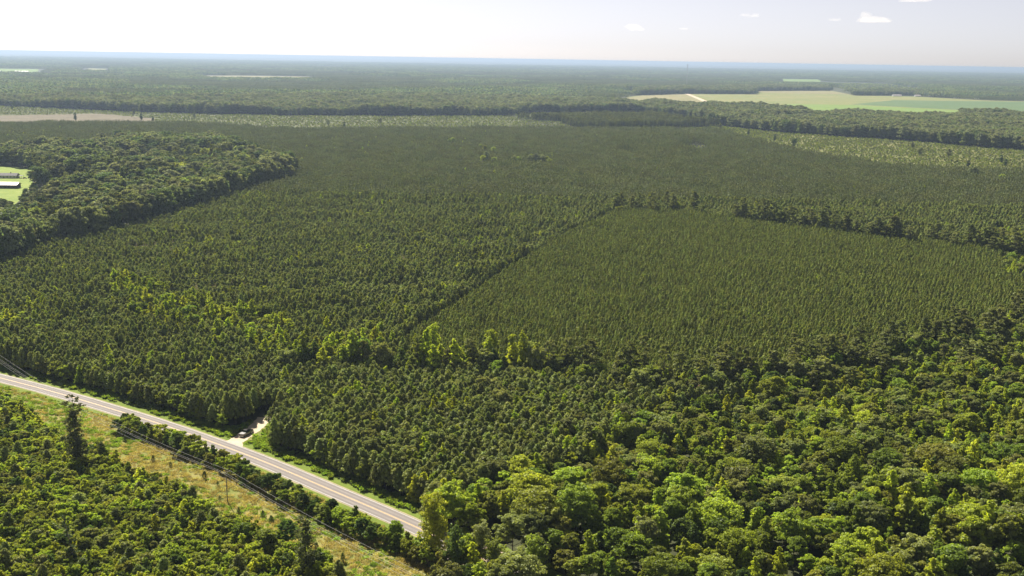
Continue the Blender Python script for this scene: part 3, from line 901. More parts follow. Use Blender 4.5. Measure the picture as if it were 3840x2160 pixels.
def scatter(name, xyz, rz, tilt, scl, var, coll, label, cat):
    me = bpy.data.meshes.new(name)
    n = len(xyz)
    me.vertices.add(n)
    me.vertices.foreach_set('co', np.asarray(xyz, np.float32).ravel())
    a = me.attributes.new('turn', 'FLOAT_VECTOR', 'POINT')
    rot = np.zeros((n, 3), np.float32); rot[:, 2] = rz; rot[:, 0] = tilt[:, 0]; rot[:, 1] = tilt[:, 1]
    a.data.foreach_set('vector', rot.ravel())
    a = me.attributes.new('grow', 'FLOAT_VECTOR', 'POINT')
    a.data.foreach_set('vector', np.asarray(scl, np.float32).ravel())
    a = me.attributes.new('shape', 'INT', 'POINT')
    a.data.foreach_set('value', np.asarray(var, np.int32))
    o = link(name, me)
    ng = bpy.data.node_groups.new(name, 'GeometryNodeTree')
    ng.interface.new_socket('Geometry', in_out='INPUT', socket_type='NodeSocketGeometry')
    ng.interface.new_socket('Geometry', in_out='OUTPUT', socket_type='NodeSocketGeometry')
    gi, go = ng.nodes.new('NodeGroupInput'), ng.nodes.new('NodeGroupOutput')
    ci = ng.nodes.new('GeometryNodeCollectionInfo')
    ci.inputs['Collection'].default_value = coll
    ci.inputs['Separate Children'].default_value = True
    ci.inputs['Reset Children'].default_value = True
    ip = ng.nodes.new('GeometryNodeInstanceOnPoints')
    ip.inputs['Pick Instance'].default_value = True
    def attr(nm, t):
        q = ng.nodes.new('GeometryNodeInputNamedAttribute')
        q.data_type = t
        q.inputs['Name'].default_value = nm
        return next(s for s in q.outputs if s.enabled and s.name == 'Attribute')
    ng.links.new(gi.outputs[0], ip.inputs['Points'])
    ng.links.new(ci.outputs[0], ip.inputs['Instance'])
    ng.links.new(attr('shape', 'INT'), ip.inputs['Instance Index'])
    ng.links.new(attr('turn', 'FLOAT_VECTOR'), ip.inputs['Rotation'])
    ng.links.new(attr('grow', 'FLOAT_VECTOR'), ip.inputs['Scale'])
    ng.links.new(ip.outputs[0], go.inputs[0])
    md = o.modifiers.new('scatter', 'NODES')
    md.node_group = ng
    tag(o, label, cat, kind='stuff')
    return o

class Pool:
    """everything of one kind before it is split into single trees and the mass behind them"""
    def __init__(self):
        self.rows = []          # x, y, rz, tiltx, tilty, sx, sz, shape name, zone
    def add(self, x, y, shape, s, sz=None, zone='', tilt=0.05, z=0.0):
        x = np.atleast_1d(x)
        n = len(x)
        shape = shape if isinstance(shape, (list, np.ndarray)) else [shape] * n
        s = np.broadcast_to(s, (n,)); sz = s if sz is None else np.broadcast_to(sz, (n,))
        y = np.atleast_1d(y)
        for i in range(n):
            self.rows.append((float(x[i]), float(y[i]), rng.random() * 6.283, rng.normal() * tilt, rng.normal() * tilt, float(s[i]), float(sz[i]), str(shape[i]), zone))

def pick(names, p, n):
    p = np.array(p, float)
    return np.array(names)[rng.choice(len(names), n, p=p / p.sum())]

broadleaf, pines, thicket, scrub = Pool(), Pool(), Pool(), Pool()

# -- plantation, single trees to 950 m
x, y = cells(-520, 560, 240, 950, 2.6, 0.5, rng, R(62))
g = growth(x, y)
k = (g == PINE_A)
xa, ya = x[k], y[k]
lo = noise(xa, ya, 9.0, 11)
hi = 0.74 + 0.52 * noise(xa, ya, 24.0, 12) + 0.22 * (lo - 0.5)
keep = rng.random(len(xa)) > (0.03 + 0.22 * (noise(xa, ya, 17.0, 13) > 0.74))
mixin = (rng.random(len(xa)) < 0.005 + 0.05 * (noise(xa, ya, 34.0, 15) > 0.66) + 0.07 * ((ya < 520) & (noise(xa, ya, 30.0, 16) > 0.62)))
q = keep & ~mixin
pines.add(xa[q], ya[q], pick(['pine_a', 'pine_b', 'pine_c', 'pine_d', 'pine_e'], [1, 1, 1, 1, 1], q.sum()), 0.95 + 0.2 * rng.random(q.sum()), hi[q] * (0.84 + 0.34 * rng.random(q.sum())), 'plantation')
q = keep & mixin
broadleaf.add(xa[q], ya[q], pick(['gum_a', 'gum_c', 'oak_d', 'gum_b'], [2, 2, 1.5, 1], q.sum()), 0.62 + 0.25 * rng.random(q.sum()), 0.78 + 0.16 * rng.random(q.sum()), 'plantation')
for cx_, cy_, sx_, sy_, n_ in ((-232.0, 668.0, 8.0, 12.0, 46), (-160.0, 560.0, 10.0, 14.0, 14), (-60.0, 640.0, 16.0, 24.0, 14), (40.0, 1000.0, 30.0, 60.0, 10)):
    pines.add(cx_ + rng.normal(size=n_) * sx_, cy_ + rng.normal(size=n_) * sy_, ['dead_a'] * n_, 0.9, 0.9 + .25 * rng.random(n_), 'dead')
# -- the brighter broadleaved patch in the plantation
k = (g == BRIGHT)
xb, yb = x[k], y[k]
bl = rng.random(len(xb)) < np.where(noise(xb, yb, 20.0, 21) > 0.45, 0.30, 0.06)
q = ~bl & (rng.random(len(xb)) < 0.75)
pines.add(xb[q], yb[q], pick(['pine_a', 'pine_b', 'pine_c'], [1, 1, 1], q.sum()), 0.95 + 0.2 * rng.random(q.sum()), 0.85 + 0.2 * rng.random(q.sum()), 'plantation')
broadleaf.add(xb[bl], yb[bl], pick(['gum_a', 'gum_c', 'oak_d', 'oak_a'], [2, 2.6, 1.8, .6], bl.sum()), 0.7 + 0.35 * rng.random(bl.sum()), 0.9 + 0.3 * rng.random(bl.sum()), 'bright patch')
# -- finer block of young pines
x, y = cells(-60, 420, 370, 910, 2.0, 0.5, rng, R(66))
k = growth(x, y) == PINE_B
x, y = x[k], y[k]
k = rng.random(len(x)) > 0.03 + 0.3 * (noise(x, y, 11.0, 32) > 0.80)
x, y = x[k], y[k]
m = rng.random(len(x)) < 0.004
pines.add(x[~m], y[~m], pick(['fine_a', 'fine_b', 'fine_c'], [1, 1, 1], (~m).sum()), 0.95 + 0.25 * rng.random((~m).sum()), (0.90 + 0.16 * noise(x, y, 22.0, 31) + 0.17 * rng.random(len(x)))[~m], 'young block')
broadleaf.add(x[m], y[m], pick(['gum_a', 'gum_b'], [1, 1], m.sum()), 0.55, 0.75, 'young block')
# -- near block beside the road
x, y = cells(-110, 70, 270, 430, 2.7, 0.6, rng, R(58))
k = growth(x, y) == PINE_C
x, y = x[k], y[k]
m = rng.random(len(x)) < 0.09 + 0.22 * (noise(x, y, 16.0, 41) > 0.66) + 0.3 * np.clip((y * -1 + 318 + x * .9) / 30, 0, 1) * (x > -30)
q = ~m
pines.add(x[q], y[q], pick(['pine_a', 'pine_b', 'pine_c', 'pine_d', 'pine_e'], [1] * 5, q.sum()), 1.05 + 0.25 * rng.random(q.sum()), 0.84 + 0.3 * rng.random(q.sum()), 'block by the road')
broadleaf.add(x[m], y[m], pick(['gum_a', 'gum_b', 'oak_d', 'oak_c', 'gum_c'], [1.5, 1.5, 1, .7, 1], m.sum()), 0.55 + 0.3 * rng.random(m.sum()), 0.72 + 0.25 * rng.random(m.sum()), 'block by the road')
# -- light fringe of broadleaved saplings along the plantation's road side
rp = np.array(ROAD)
seg = [(i, np.hypot(*(rp[i + 1] - rp[i]))) for i in range(len(rp) - 1)]
def along_road(a, b, step, off0, off1):
    out = []
    for i in range(len(rp) - 1):
        d = rp[i + 1] - rp[i]
        ln = np.hypot(*d)
        for t in np.arange(0, 1, step / ln):
            p = rp[i] + d * (t + rng.random() * step / ln * .8)
            nrm = np.array((-d[1], d[0])) / ln
            if a <= p[0] <= b:
                out.append(p + nrm * (off0 + rng.random() * (off1 - off0)))
    return np.array(out)
fr = along_road(-235, -26, 2.3, 10.5, 14.5)
dd, _ = to_polyline(fr[:, 0], fr[:, 1], DRIVE)
fr = fr[dd > 6.5]
fr = fr[rng.random(len(fr)) < np.where(noise(fr[:, 0], fr[:, 1], 18.0, 51) > 0.42, 0.85, 0.35)]
broadleaf.add(fr[:, 0], fr[:, 1], pick(['gum_a', 'oak_d', 'gum_c', 'gum_b', 'oak_b'], [1.6, 1.6, 1, 1, 1], len(fr)), 0.55 + 0.22 * rng.random(len(fr)), 0.55 + 0.25 * rng.random(len(fr)), 'roadside fringe')
# -- belt of tall trees between the blocks
st = smooth_line(L['strip'], 2.0)
for i, (sx, sy) in enumerate(st):
    for r_ in range(2):
        px, py = sx + rng.normal() * 2.5, sy + rng.normal() * 4.5 + 1
        if rng.random() < 0.10:
            continue
        u = rng.random()
        if sx < 12:
            if u < 0.36:
                broadleaf.add(px, py, pick(['gum_c', 'gum_a', 'oak_d'], [2, 1.5, 1], 1)[0], 1.0 + .3 * rng.random(), 1.1 + 0.75 * rng.random() ** 2, 'tree belt')
            elif u < 0.62:
                broadleaf.add(px, py, pick(['oak_a', 'gum_d', 'oak_c', 'gum_b'], [1, 1, 1, 1], 1)[0], 0.85 + .3 * rng.random(), 1.0 + 0.5 * rng.random(), 'tree belt')
            elif u < 0.75 and sx > -60:
                pines.add(px, py, pick(['tall_a', 'tall_b', 'tall_c'], [1, 1, 1], 1)[0], 0.85, 0.72 + .24 * rng.random(), 'tree belt')
            else:
                pines.add(px, py, 'pine_b', 1.15, 1.1, 'tree belt')
        else:
            if u < 0.30:
                pines.add(px, py + 4, pick(['tall_a', 'tall_b', 'tall_c'], [1, 1, 1], 1)[0], 1.05, 0.78 + .28 * rng.random(), 'tree belt')
            else:
                broadleaf.add(px, py - 3, pick(['oak_e', 'gum_d', 'oak_a', 'oak_c', 'gum_a'], [1.5, 1.5, 1, 1, .7], 1)[0], 0.75 + .3 * rng.random(), 0.82 + 0.35 * rng.random(), 'tree belt')
# -- row of tall pines behind the young block
tr = smooth_line(L['tall_row'], 3.0)
for i, (sx, sy) in enumerate(tr):
    if 138 < sx < 180 and rng.random() < 0.72:
        continue
    for r_ in range(2):
        if rng.random() < 0.48: continue
        px, py = sx + rng.normal() * 3, sy + rng.normal() * 5
        if rng.random() < (0.3 if sx < 170 else 0.12):
            broadleaf.add(px, py, pick(['oak_d', 'gum_c', 'oak_b'], [1, 1, 1], 1)[0], 1.0, 0.9 + .3 * rng.random(), 'tall row')
        else:
            pines.add(px, py, pick(['tall_a', 'tall_b', 'tall_c'], [1, 1, 1], 1)[0], 1.1 + .3 * rng.random(), 0.70 + .52 * rng.random(), 'tall row')
# -- near broadleaved wood
x, y = cells(-60, 420, 205, 900, 3.9, 0.85, rng, R(20))
k = growth(x, y) == HARD
x, y = x[k], y[k]
k = rng.random(len(x)) > 0.10 + 0.25 * (noise(x, y, 13.0, 61) > 0.72) + 0.30 * np.clip((330 - y) / 80, 0, 1)
x, y = x[k], y[k]
big = noise(x, y, 24.0, 62)
nearby = np.clip((400 - y) / 130, 0, 1)
s = 0.46 + 0.28 * big + 0.16 * rng.random(len(x)) + 0.16 * nearby + 0.55 * nearby * np.clip(noise(x, y, 17.0, 63) - 0.55, 0, 1) * 2.2
s = s - 0.10 * nearby
bigs = []
for i in rng.permutation(len(x)):
    if rng.random() > 0.02 + 0.085 * nearby[i]: continue
    if all((x[i] - a_) ** 2 + (y[i] - b_) ** 2 > 8.5 ** 2 for a_, b_, _ in bigs):
        bigs.append((x[i], y[i], 0.50 + 0.36 * rng.random() + .14 * nearby[i]))
free = np.ones(len(x), bool)
for a_, b_, q_ in bigs:
    free &= (x - a_) ** 2 + (y - b_) ** 2 > (4.6 * q_) ** 2
x, y, s = x[free], y[free], s[free]
bx_ = np.array(bigs)
broadleaf.add(bx_[:, 0], bx_[:, 1], pick(['big_a', 'big_b', 'big_c', 'big_d', 'big_e', 'big_f'], [1.3, 1.2, 1, 1, .9, .8], len(bx_)), bx_[:, 2], bx_[:, 2] * (0.85 + .3 * rng.random(len(bx_))), 'wood')
sh = pick(['oak_a', 'oak_b', 'oak_c', 'oak_d', 'oak_e', 'gum_a', 'gum_b', 'gum_c', 'gum_d', 'rus_a'], [1.5, 1.4, 1.1, 1.7, .6, 1.4, 1.0, 1.1, .5, .01], len(x))
broadleaf.add(x, y, sh, s, s * (0.92 + 0.3 * rng.random(len(x))), 'wood')
# pines standing over the wood's upper edge
for bx, by, n in ((150, 425, 9), (195, 440, 8), (215, 470, 9), (118, 405, 6), (24, 330, 2), (48, 352, 2)):
    pines.add(bx + rng.normal(size=n) * 8, by + rng.normal(size=n) * 5, pick(['tall_a', 'tall_b', 'tall_c'], [1, 1, 1], n), 0.9 + .2 * rng.random(n), 0.62 + .2 * rng.random(n), 'wood edge')
pines.add([44.0], [377.0], ['tall_b'], 0.9, 0.7, 'wood edge')
broadleaf.add([72.0, 74.5], [388.0, 391.0], ['rus_a', 'rus_a'], [0.8, 0.7], [0.9, 0.8], 'russet')
# -- thicket south of the road
x, y = cells(-260, 20, 205, 410, 2.25, 0.8, rng, R(35))
k = growth(x, y) == THICK
x, y = x[k], y[k]
k = rng.random(len(x)) > 0.08
x, y = x[k], y[k]
s = 0.50 + 0.38 * noise(x, y, 15.0, 71) + 0.42 * rng.random(len(x)) ** 2
sh = pick(['sap_a', 'sap_b', 'sap_c', 'sap_d', 'sap_e', 'sap_f'], [2.0, 1.6, 1.8, 1.1, .7, .7], len(x))
thicket.add(x, y, sh, s, s * (0.9 + .25 * rng.random(len(x))), 'thicket', 0.08)
m = rng.random(len(x)) < 0.035
pines.add(x[m], y[m], pick(['pine_b', 'pine_d', 'pine_e'], [1, 1, 1], m.sum()), 0.95, 0.55 + .3 * rng.random(m.sum()), 'thicket')
for bx, by, s_, sz in ((-58, 262, .95, .95), (-63, 258, .9, .8), (-70, 262, .8, .8), (-48, 246, .9, .9), (-95, 285, .55, .6), (-115, 268, .6, .7)):
    broadleaf.add(bx, by, 'oak_e' if bx > -60 else 'oak_a', s_ * .8, sz * .8, 'thicket')

# -- mature wood on the left
x, y = cells(-900, -200, 540, 1500, 8.6, 0.9, rng, 0.3)
k = growth(x, y) == WOODL
x, y = x[k], y[k]
edge = np.ones(len(x))
m = rng.random(len(x)) < 0.25 + 0.4 * (noise(x, y, 60.0, 81) > 0.55)
thin = rng.random(len(x)) > 0.10 + 0.45 * (noise(x, y, 55.0, 84) > 0.70)
x, y, m = x[thin], y[thin], m[thin]
edge = np.ones(len(x))
sc = 0.70 + 0.62 * noise(x, y, 40.0, 82) + 0.16 * rng.random(len(x))
low = inside(x, y, [(-330.0, 765.0), (-368.0, 790.0), (-398.0, 905.0), (-420.0, 985.0), (-470.0, 1010.0), (-700.0, 1000.0), (-600.0, 700.0)])
m &= ~low
sc = np.where(low, sc * .32, sc)
pines.add(x[m], y[m], pick(['tall_a', 'tall_b', 'tall_c'], [1, 1, 1], m.sum()), 1.25, sc[m], 'left wood')
east = np.clip((x + 420) / 120, 0, 1) * (noise(x, y, 70.0, 83) > .35)
shp = pick(['elm_a', 'elm_b', 'elm_c', 'elm_d', 'elm_e'], [1.3, 1.0, .9, 1.9, .6], len(x))
shp = np.where(rng.random(len(x)) < .30 * east, 'elm_f', shp)
broadleaf.add(x[~m], y[~m], shp[~m], (sc * (0.85 + .4 * rng.random(len(sc))))[~m], (sc * 1.0)[~m], 'left wood')
we = smooth_line([p for p in L['wood_left'][:8]], 5.5)
for i, (sx, sy) in enumerate(we):
    if rng.random() < 0.12: continue
    px, py = sx - 4 + rng.normal() * 2.0, sy + rng.normal() * 2.0
    u = rng.random()
    k_ = 1.08 + .30 * rng.random()
    if u < .3:
        pines.add(px, py, pick(['tall_a', 'tall_b', 'tall_c'], [1, 1, 1], 1)[0], 1.5, 1.02 + .22 * rng.random(), 'left wood')
    else:
        broadleaf.add(px, py, pick(['elm_b', 'elm_c', 'elm_a', 'elm_d'], [1.6, 1.2, 1, 1], 1)[0], k_ * .9, k_, 'left wood')
# -- woods round the fields and the pale band behind the plantation
x, y = cells(-1700, 2600, 1450, 5700, 9.0, 0.9, rng, 0.15)
g = growth(x, y)
k = g == WOODR
x, y = x[k], y[k]
sc = 0.62 + 0.55 * noise(x, y, 60.0, 91) + 0.2 * rng.random(len(x))
m = rng.random(len(x)) < 0.12
broadleaf.add(x, y, pick(['elm_a', 'elm_b', 'elm_c', 'elm_d', 'elm_e'], [0.8, 1.9, 2.2, .5, 1.2], len(x)), sc * (0.9 + .4 * rng.random(len(sc))), sc, 'far wood')
# -- older pine block
x, y = cells(-20, 480, 1880, 2460, 4.2, 0.7, rng, 0.6)
k = (growth(x, y) == OLDPINE) & (rng.random(len(x)) < 0.25 + 1.1 * noise(x, y, 60.0, 92))
pines.add(x[k], y[k], pick(['tall_a', 'tall_b', 'pine_b'], [1, 1, 1.4], k.sum()), 0.8 + .2 * rng.random(k.sum()), 0.55 + .45 * noise(x[k], y[k], 50.0, 93) + .15 * rng.random(k.sum()), 'old block')
# -- cut-over land
for (x0, x1, y0, y1, st_) in ((200, 300, 1480, 1720, 5.0), (300, 1000, 1200, 2250, 3.6), (-1500, 480, 1850, 2560, 4.6), (1500, 2500, 4700, 7500, 16.0)):
    x, y = cells(x0, x1, y0, y1, st_, 0.95, rng, 0.4)
    k = growth(x, y) == SCRUB
    x, y = x[k], y[k]
    k = rng.random(len(x)) < 0.35 + 0.6 * noise(x, y, 26.0, 95)
    x, y = x[k], y[k]
    s = 0.42 + 0.6 * rng.random(len(x)) ** 2
    if y0 > 4000: s = s * 3
    scrub.add(x, y, pick(['shrub_a', 'shrub_b', 'shrub_c'], [1, 1.6, .7], len(x)), s, s, 'cut-over')
    k = rng.random(len(x)) < 0.0006
    broadleaf.add(x[k], y[k], pick(['elm_c', 'elm_d'], [1, 1], k.sum()), 0.42, 0.6 + .2 * rng.random(k.sum()), 'cut-over')
broadleaf.add([432.0, 566.0, 600.0, 655.0, 700.0, 720.0, 640.0, 742.0], [1660.0, 1500.0, 1480.0, 1440.0, 1440.0, 1490.0, 1395.0, 1420.0], ['elm_a', 'elm_c', 'elm_c', 'elm_d', 'elm_c', 'elm_a', 'elm_d', 'elm_c'], [.6, .5, .5, .45, .7, .8, .4, .6], [.75, .8, .8, .7, .8, .8, .6, .75], 'cut-over')
broadleaf.add([-812.0, -700.0, -760.0], [1990.0, 2020.0, 2150.0], ['elm_d', 'elm_d', 'elm_c'], .5, [.9, .9, 1.0], 'cut-over')

# -- stands beyond
c12x, c12y = cells(-1150, 1150, 950, 2080, 12.0, 0.1, rng, R(62))
gg = growth(c12x, c12y)
k = gg == PINE_A
c12x, c12y = c12x[k], c12y[k]
k = rng.random(len(c12x)) > 0.02
c12x, c12y = c12x[k], c12y[k]
pines.add(c12x, c12y, pick(['stand_young_a', 'stand_young_b', 'stand_young_c', 'stand_young_d'], [1] * 4, len(c12x)), 1.0, (0.84 + 0.34 * noise(c12x, c12y, 38.0, 97) + 0.06 * rng.random(len(c12x))) * np.where(inside(c12x, c12y, TALLER), 1.32, 1.0), 'far plantation', 0.0)
for ln_, n_ in (([(-133.0, 1614.0), (-78.0, 1527.0), (-53.0, 1476.0), (33.0, 1298.0)], 26), ([(-36.9, 1299.0), (3.0, 1301.0), (49.0, 1299.0)], 18), ([(502.0, 1242.0), (524.0, 1228.0), (545.0, 1154.0)], 9)):
    lp = np.array(smooth_line(ln_, 2.0))
    q_ = lp[rng.integers(len(lp), size=n_)]
    broadleaf.add(q_[:, 0] + rng.normal(size=n_) * 3, q_[:, 1] + rng.normal(size=n_) * 6, pick(['elm_c', 'elm_f', 'gum_a', 'oak_d'], [1, 1, 1, 1], n_), 0.5 + .2 * rng.random(n_), 0.6 + .25 * rng.random(n_), 'far plantation')
m = rng.random(len(c12x)) < 0.05 * (noise(c12x, c12y, 90.0, 98) > 0.55)
broadleaf.add(c12x[m], c12y[m], pick(['gum_a', 'oak_d'], [1, 1], m.sum()), 0.7, 0.95, 'far plantation')
fx, fy = cells(-12000, 12000, 1400, 21500, 96.0, 0.05, rng, 0.35)
k = growth(fx, fy) == FAR
for ax, ay in ((46, 46), (-46, 46), (46, -46), (-46, -46)):
    k &= growth(fx + ax, fy + ay) == FAR
fx, fy = fx[k], fy[k]
par = noise(fx, fy, 520.0, 101) * .6 + noise(fx, fy, 1700.0, 102) * .4
isp = par > 0.50
op = (noise(fx, fy, 330.0, 103) > 0.90) & (fy > 3500)
pines.add(fx[isp & ~op], fy[isp & ~op], pick(['stand_pine_a', 'stand_pine_b', 'stand_pine_c'], [1] * 3, (isp & ~op).sum()), 1.0, 0.8 + 0.4 * noise(fx, fy, 400.0, 104)[isp & ~op], 'far', 0.0)
h_ = ~isp & ~op
broadleaf.add(fx[h_], fy[h_], pick(['stand_hard_a', 'stand_hard_b', 'stand_hard_c'], [1] * 3, h_.sum()), 1.0, 0.85 + 0.35 * noise(fx, fy, 400.0, 105)[h_], 'far', 0.0)

# nothing tall stands right beside the gravel drive
def off_drive(r):
    if r[1] > 372 or not (-112 < r[0] < -74): return True
    return to_polyline([r[0]], [r[1]], DRIVE)[0][0] > 8.0
broadleaf.rows = [r for r in broadleaf.rows if off_drive(r)]
# ------------------------------------------------------------------ single trees in front, one mass of each kind behind
ORD = ['zeroth', 'first', 'second', 'third', 'fourth', 'fifth', 'sixth', 'seventh', 'eighth', 'ninth', 'tenth', 'eleventh', 'twelfth', 'thirteenth', 'fourteenth', 'fifteenth', 'sixteenth',
       'seventeenth', 'eighteenth', 'nineteenth', 'twentieth']
def nth(n):
    if n <= 20: return ORD[n]
    return '%d%s' % (n, 'th' if 10 <= n % 100 <= 20 else {1: 'st', 2: 'nd', 3: 'rd'}.get(n % 10, 'th'))

TONE_WORD = {'oak_a': 'mid green round', 'oak_b': 'olive green round', 'oak_c': 'grey green broad', 'oak_d': 'bright green round', 'oak_e': 'dark green round', 'gum_a': 'bright green pointed',
             'gum_b': 'mid green pointed', 'gum_c': 'lime green pointed', 'gum_d': 'dark green pointed', 'rus_a': 'russet brown', 'sap_a': 'bright green round', 'sap_b': 'olive green round',
             'big_a': 'big bright green', 'big_b': 'big olive green', 'big_c': 'big mid green', 'big_d': 'big tall bright green', 'big_e': 'big grey green', 'big_f': 'big pointed green', 'sap_c': 'lime green pointed', 'sap_d': 'mid green pointed', 'sap_e': 'dark green round', 'sap_f': 'grey green round'}

def single(name, shape, row, label, cat, group):
    x, y, rz, tx, ty, s, sz, _, _ = row
    e = empty(name, (x, y, 0.0), rz)
    e.rotation_euler = (tx, ty, rz)
    e.scale = (s, s, sz)
    p = PR[shape]
    link('trunk', p.trunk, parent=e)
    link('crown', p.crown, parent=e)
    tag(e, label, cat, group)
    return e

def in_view(row, margin=0.0):
    x, y, _, _, _, s, sz, shape, _ = row
    h = PR[shape].h * sz if shape in PR else 10
    u, v = project(x, y, h * .6)
    return -margin < u < 1 + margin and -0.02 < v < 1.03

def split(pool, name, cat, group, keep, labeler, limit=300):
    rows = pool.rows
    idx = [i for i, r in enumerate(rows) if keep(r) and in_view(r)]
    def size_seen(r):
        return -PR[r[7]].h * r[6] * PR[r[7]].r * r[5] / (r[0] ** 2 + r[1] ** 2 + CAM_H ** 2)
    idx.sort(key=lambda i: size_seen(rows[i]))
    idx = idx[:limit]
    chosen = set(idx)
    # rows counted upward from the lower edge of the view, trees counted from the left in each row
    info = []
    for i in idx:
        r = rows[i]
        u, v = project(r[0], r[1], PR[r[7]].h * r[6] * .7)
        info.append((float(v), float(u), i))
    info.sort(reverse=True)
    per = 16
    for k in range(0, len(info), per):
        band = sorted(info[k:k + per], key=lambda t: t[1])
        seen = {}
        for v, u, i in band:
            seen[rows[i][7]] = seen.get(rows[i][7], 0) + 1
            labeler_name, lab = labeler(rows[i], k // per + 1, seen[rows[i][7]])
            single(labeler_name, rows[i][7], rows[i], lab, cat, group)
    pool.rows = [r for i, r in enumerate(rows) if i not in chosen]

def zone_words(z):
    return {'wood': 'in the broadleaved wood', 'roadside fringe': 'along plantation edge by road', 'tree belt': 'in belt between pine blocks', 'thicket': 'in thicket below the road',
            'bright patch': 'in bright plantation patch', 'block by the road': 'among pines by the truck', 'plantation': 'in the left plantation', 'wood edge': 'over the wood edge',
            'young block': 'in the young block', 'russet': 'by the wood edge', 'tall row': 'in the tall row', 'left wood': 'in wood by houses'}.get(z, 'in the woods')

split(broadleaf, 'broadleaf_tree', 'tree', 'broadleaved trees of the near woods', lambda r: r[8] in ('wood', 'roadside fringe', 'tree belt', 'thicket', 'bright patch', 'block by the road', 'russet'),
      lambda r, b, n: ('broadleaf_tree', '%s tree %s, %s such from left, %s row up' % (TONE_WORD[r[7]], zone_words(r[8]), nth(n), nth(b))))
split(thicket, 'young_tree', 'young tree', 'young trees of the thicket below the road', lambda r: True,
      lambda r, b, n: ('young_tree', '%s sapling in thicket below road, %s such from left, %s row up' % (TONE_WORD[r[7]], nth(n), nth(b))))
PINE_WORD = {'pine_a': 'slender', 'pine_b': 'bushy', 'pine_c': 'narrow', 'pine_d': 'short bushy', 'pine_e': 'wide', 'tall_a': 'tall bare-stemmed', 'tall_b': 'tall shaggy', 'tall_c': 'very tall thin-crowned',
             'fine_a': 'fine young', 'fine_b': 'short young', 'fine_c': 'slim young'}
split(pines, 'pine_tree', 'pine tree', 'pines of the near blocks', lambda r: r[7] in PR and r[8] not in ('left wood', 'dead'),
      lambda r, b, n: ('pine_tree', '%s pine %s, %s such from left, %s row up' % (PINE_WORD[r[7]], zone_words(r[8]), nth(n), nth(b))))

def mass(pool, name, label, cat):
    rows = pool.rows
    used = sorted(set(r[7] for r in rows))
    c, ix = grow_collection(name + '_shapes', [(n, PR[n].both if n in PR else STAND[n]) for n in used])
    A = np.array([r[:7] for r in rows], float)
    xyz = np.stack([A[:, 0], A[:, 1], np.zeros(len(A))], axis=1)
    rz = A[:, 2].copy()
    for i, r in enumerate(rows):
        if r[7].startswith('stand'):
            rz[i] = R(62 if 'young' in r[7] else 20) + int(r[2] / 1.5708) * math.pi / 2
    scatter(name, xyz, rz, A[:, 3:5], np.stack([A[:, 5], A[:, 5], A[:, 6]], axis=1), [ix[r[7]] for r in rows], c, label, cat)

mass(pines, 'pine_forest', 'dark olive pine plantation and pine stands reaching to the horizon', 'pine forest')
mass(broadleaf, 'broadleaf_forest', 'green broadleaved woods in the plantation gaps and out to the horizon', 'woodland')
mass(thicket, 'thicket_growth', 'remaining low green saplings filling the thicket below the road', 'thicket')
mass(scrub, 'scrub_bushes', 'scattered yellow green bushes over the cut-over land', 'scrub')

# ------------------------------------------------------------------ trees that stand alone
def own_tree(name, loc, lobes, n, size, leaf, h, r0, label, bark=BARK, base=1.0, tilt=(0, 0), extra=None, cat='tree', group=None):
    e = empty(name, (*loc, 0.0))
    e.rotation_euler = (tilt[0], tilt[1], 0)
    lv, lf = crown_leaves(rng, lobes, n, size)
    if extra:
        ev, ef = extra
        lf = np.concatenate([lf, ef + len(lv)]); lv = np.concatenate([lv, ev])
    link('crown', fast_mesh(name + '_crown', lv, [lf], [leaf]), parent=e)
    wv, wf = limb_set(rng, h, base, lobes, r0, 6)
    link('trunk', fast_mesh(name + '_trunk', wv, [wf], [bark]), parent=e)
    tag(e, label, cat, group)
    return e

def column_lobes(h, r0, r1, z0, z1, n):
    out = []
    for i in range(n):
        t = i / (n - 1)
        z = z0 + (z1 - z0) * t
        r_ = r0 + (r1 - r0) * t
        a = i * 2.4 + rng.random()
        d = r_ * (0.2 + .45 * rng.random())
        s = r_ * (0.62 + .3 * rng.random())
        out.append(((d * math.cos(a), d * math.sin(a), z), (s, s, s * 1.1)))
    return out
HERO_LEAF = leaf_mat('leaf_hero', (0.060, 0.070, 0.026), 1.1, 0.34, 0.0)
VINE_LEAF = leaf_mat('leaf_vine', (0.044, 0.062, 0.022), 1.1, 0.32, 0.0)
own_tree('vine_covered_tree', L['hero'][0], column_lobes(24, 2.7, 2.1, 2.0, 18.5, 24) + [((math.cos(a) * d, math.sin(a) * d, z), (1.1, 1.1, .6)) for a, d, z in
         ((0.3, 2.6, 20.5), (1.7, 2.2, 21.6), (2.9, 2.9, 20.8), (4.1, 2.4, 22.3), (5.2, 2.0, 21.2), (0.9, 1.0, 23.0), (3.5, .9, 23.6), (2.2, 1.6, 19.6), (5.6, 2.8, 19.4))], 7000, 0.26, HERO_LEAF, 23.6, 0.30,
         'tall narrow tree clothed in vines, alone beside the grass corridor', BARK_PALE, 3.0)
own_tree('vine_covered_snag', L['snag'][0], column_lobes(15, 1.3, .55, 0.8, 14.0, 16), 1700, 0.22, VINE_LEAF, 14.6, 0.2, 'slim leaning snag wrapped in dark vine, in thicket at lower left', BARK_PALE, 3.0, tilt=(0.0, -0.16))
own_tree('feathery_tree', L['tall_front'][0], column_lobes(17, 3.1, 1.7, 4.0, 16.0, 20), 3300, 0.26, leaf_mat('leaf_feathery', (0.062, 0.074, 0.028), 1.15, 0.38, 0.0), 17.0, 0.22, 'tall feathery grey green tree below the power line, in front of the corridor', BARK, 3.0)
own_tree('tall_lime_tree', (-19.0, 257.0), column_lobes(19, 3.6, 2.4, 3.0, 16.5, 24), 6500, 0.28, TONE['lime'], 17.5, 0.24, 'tall lime green tree standing over the end of the visible road', BARK, 3.0)
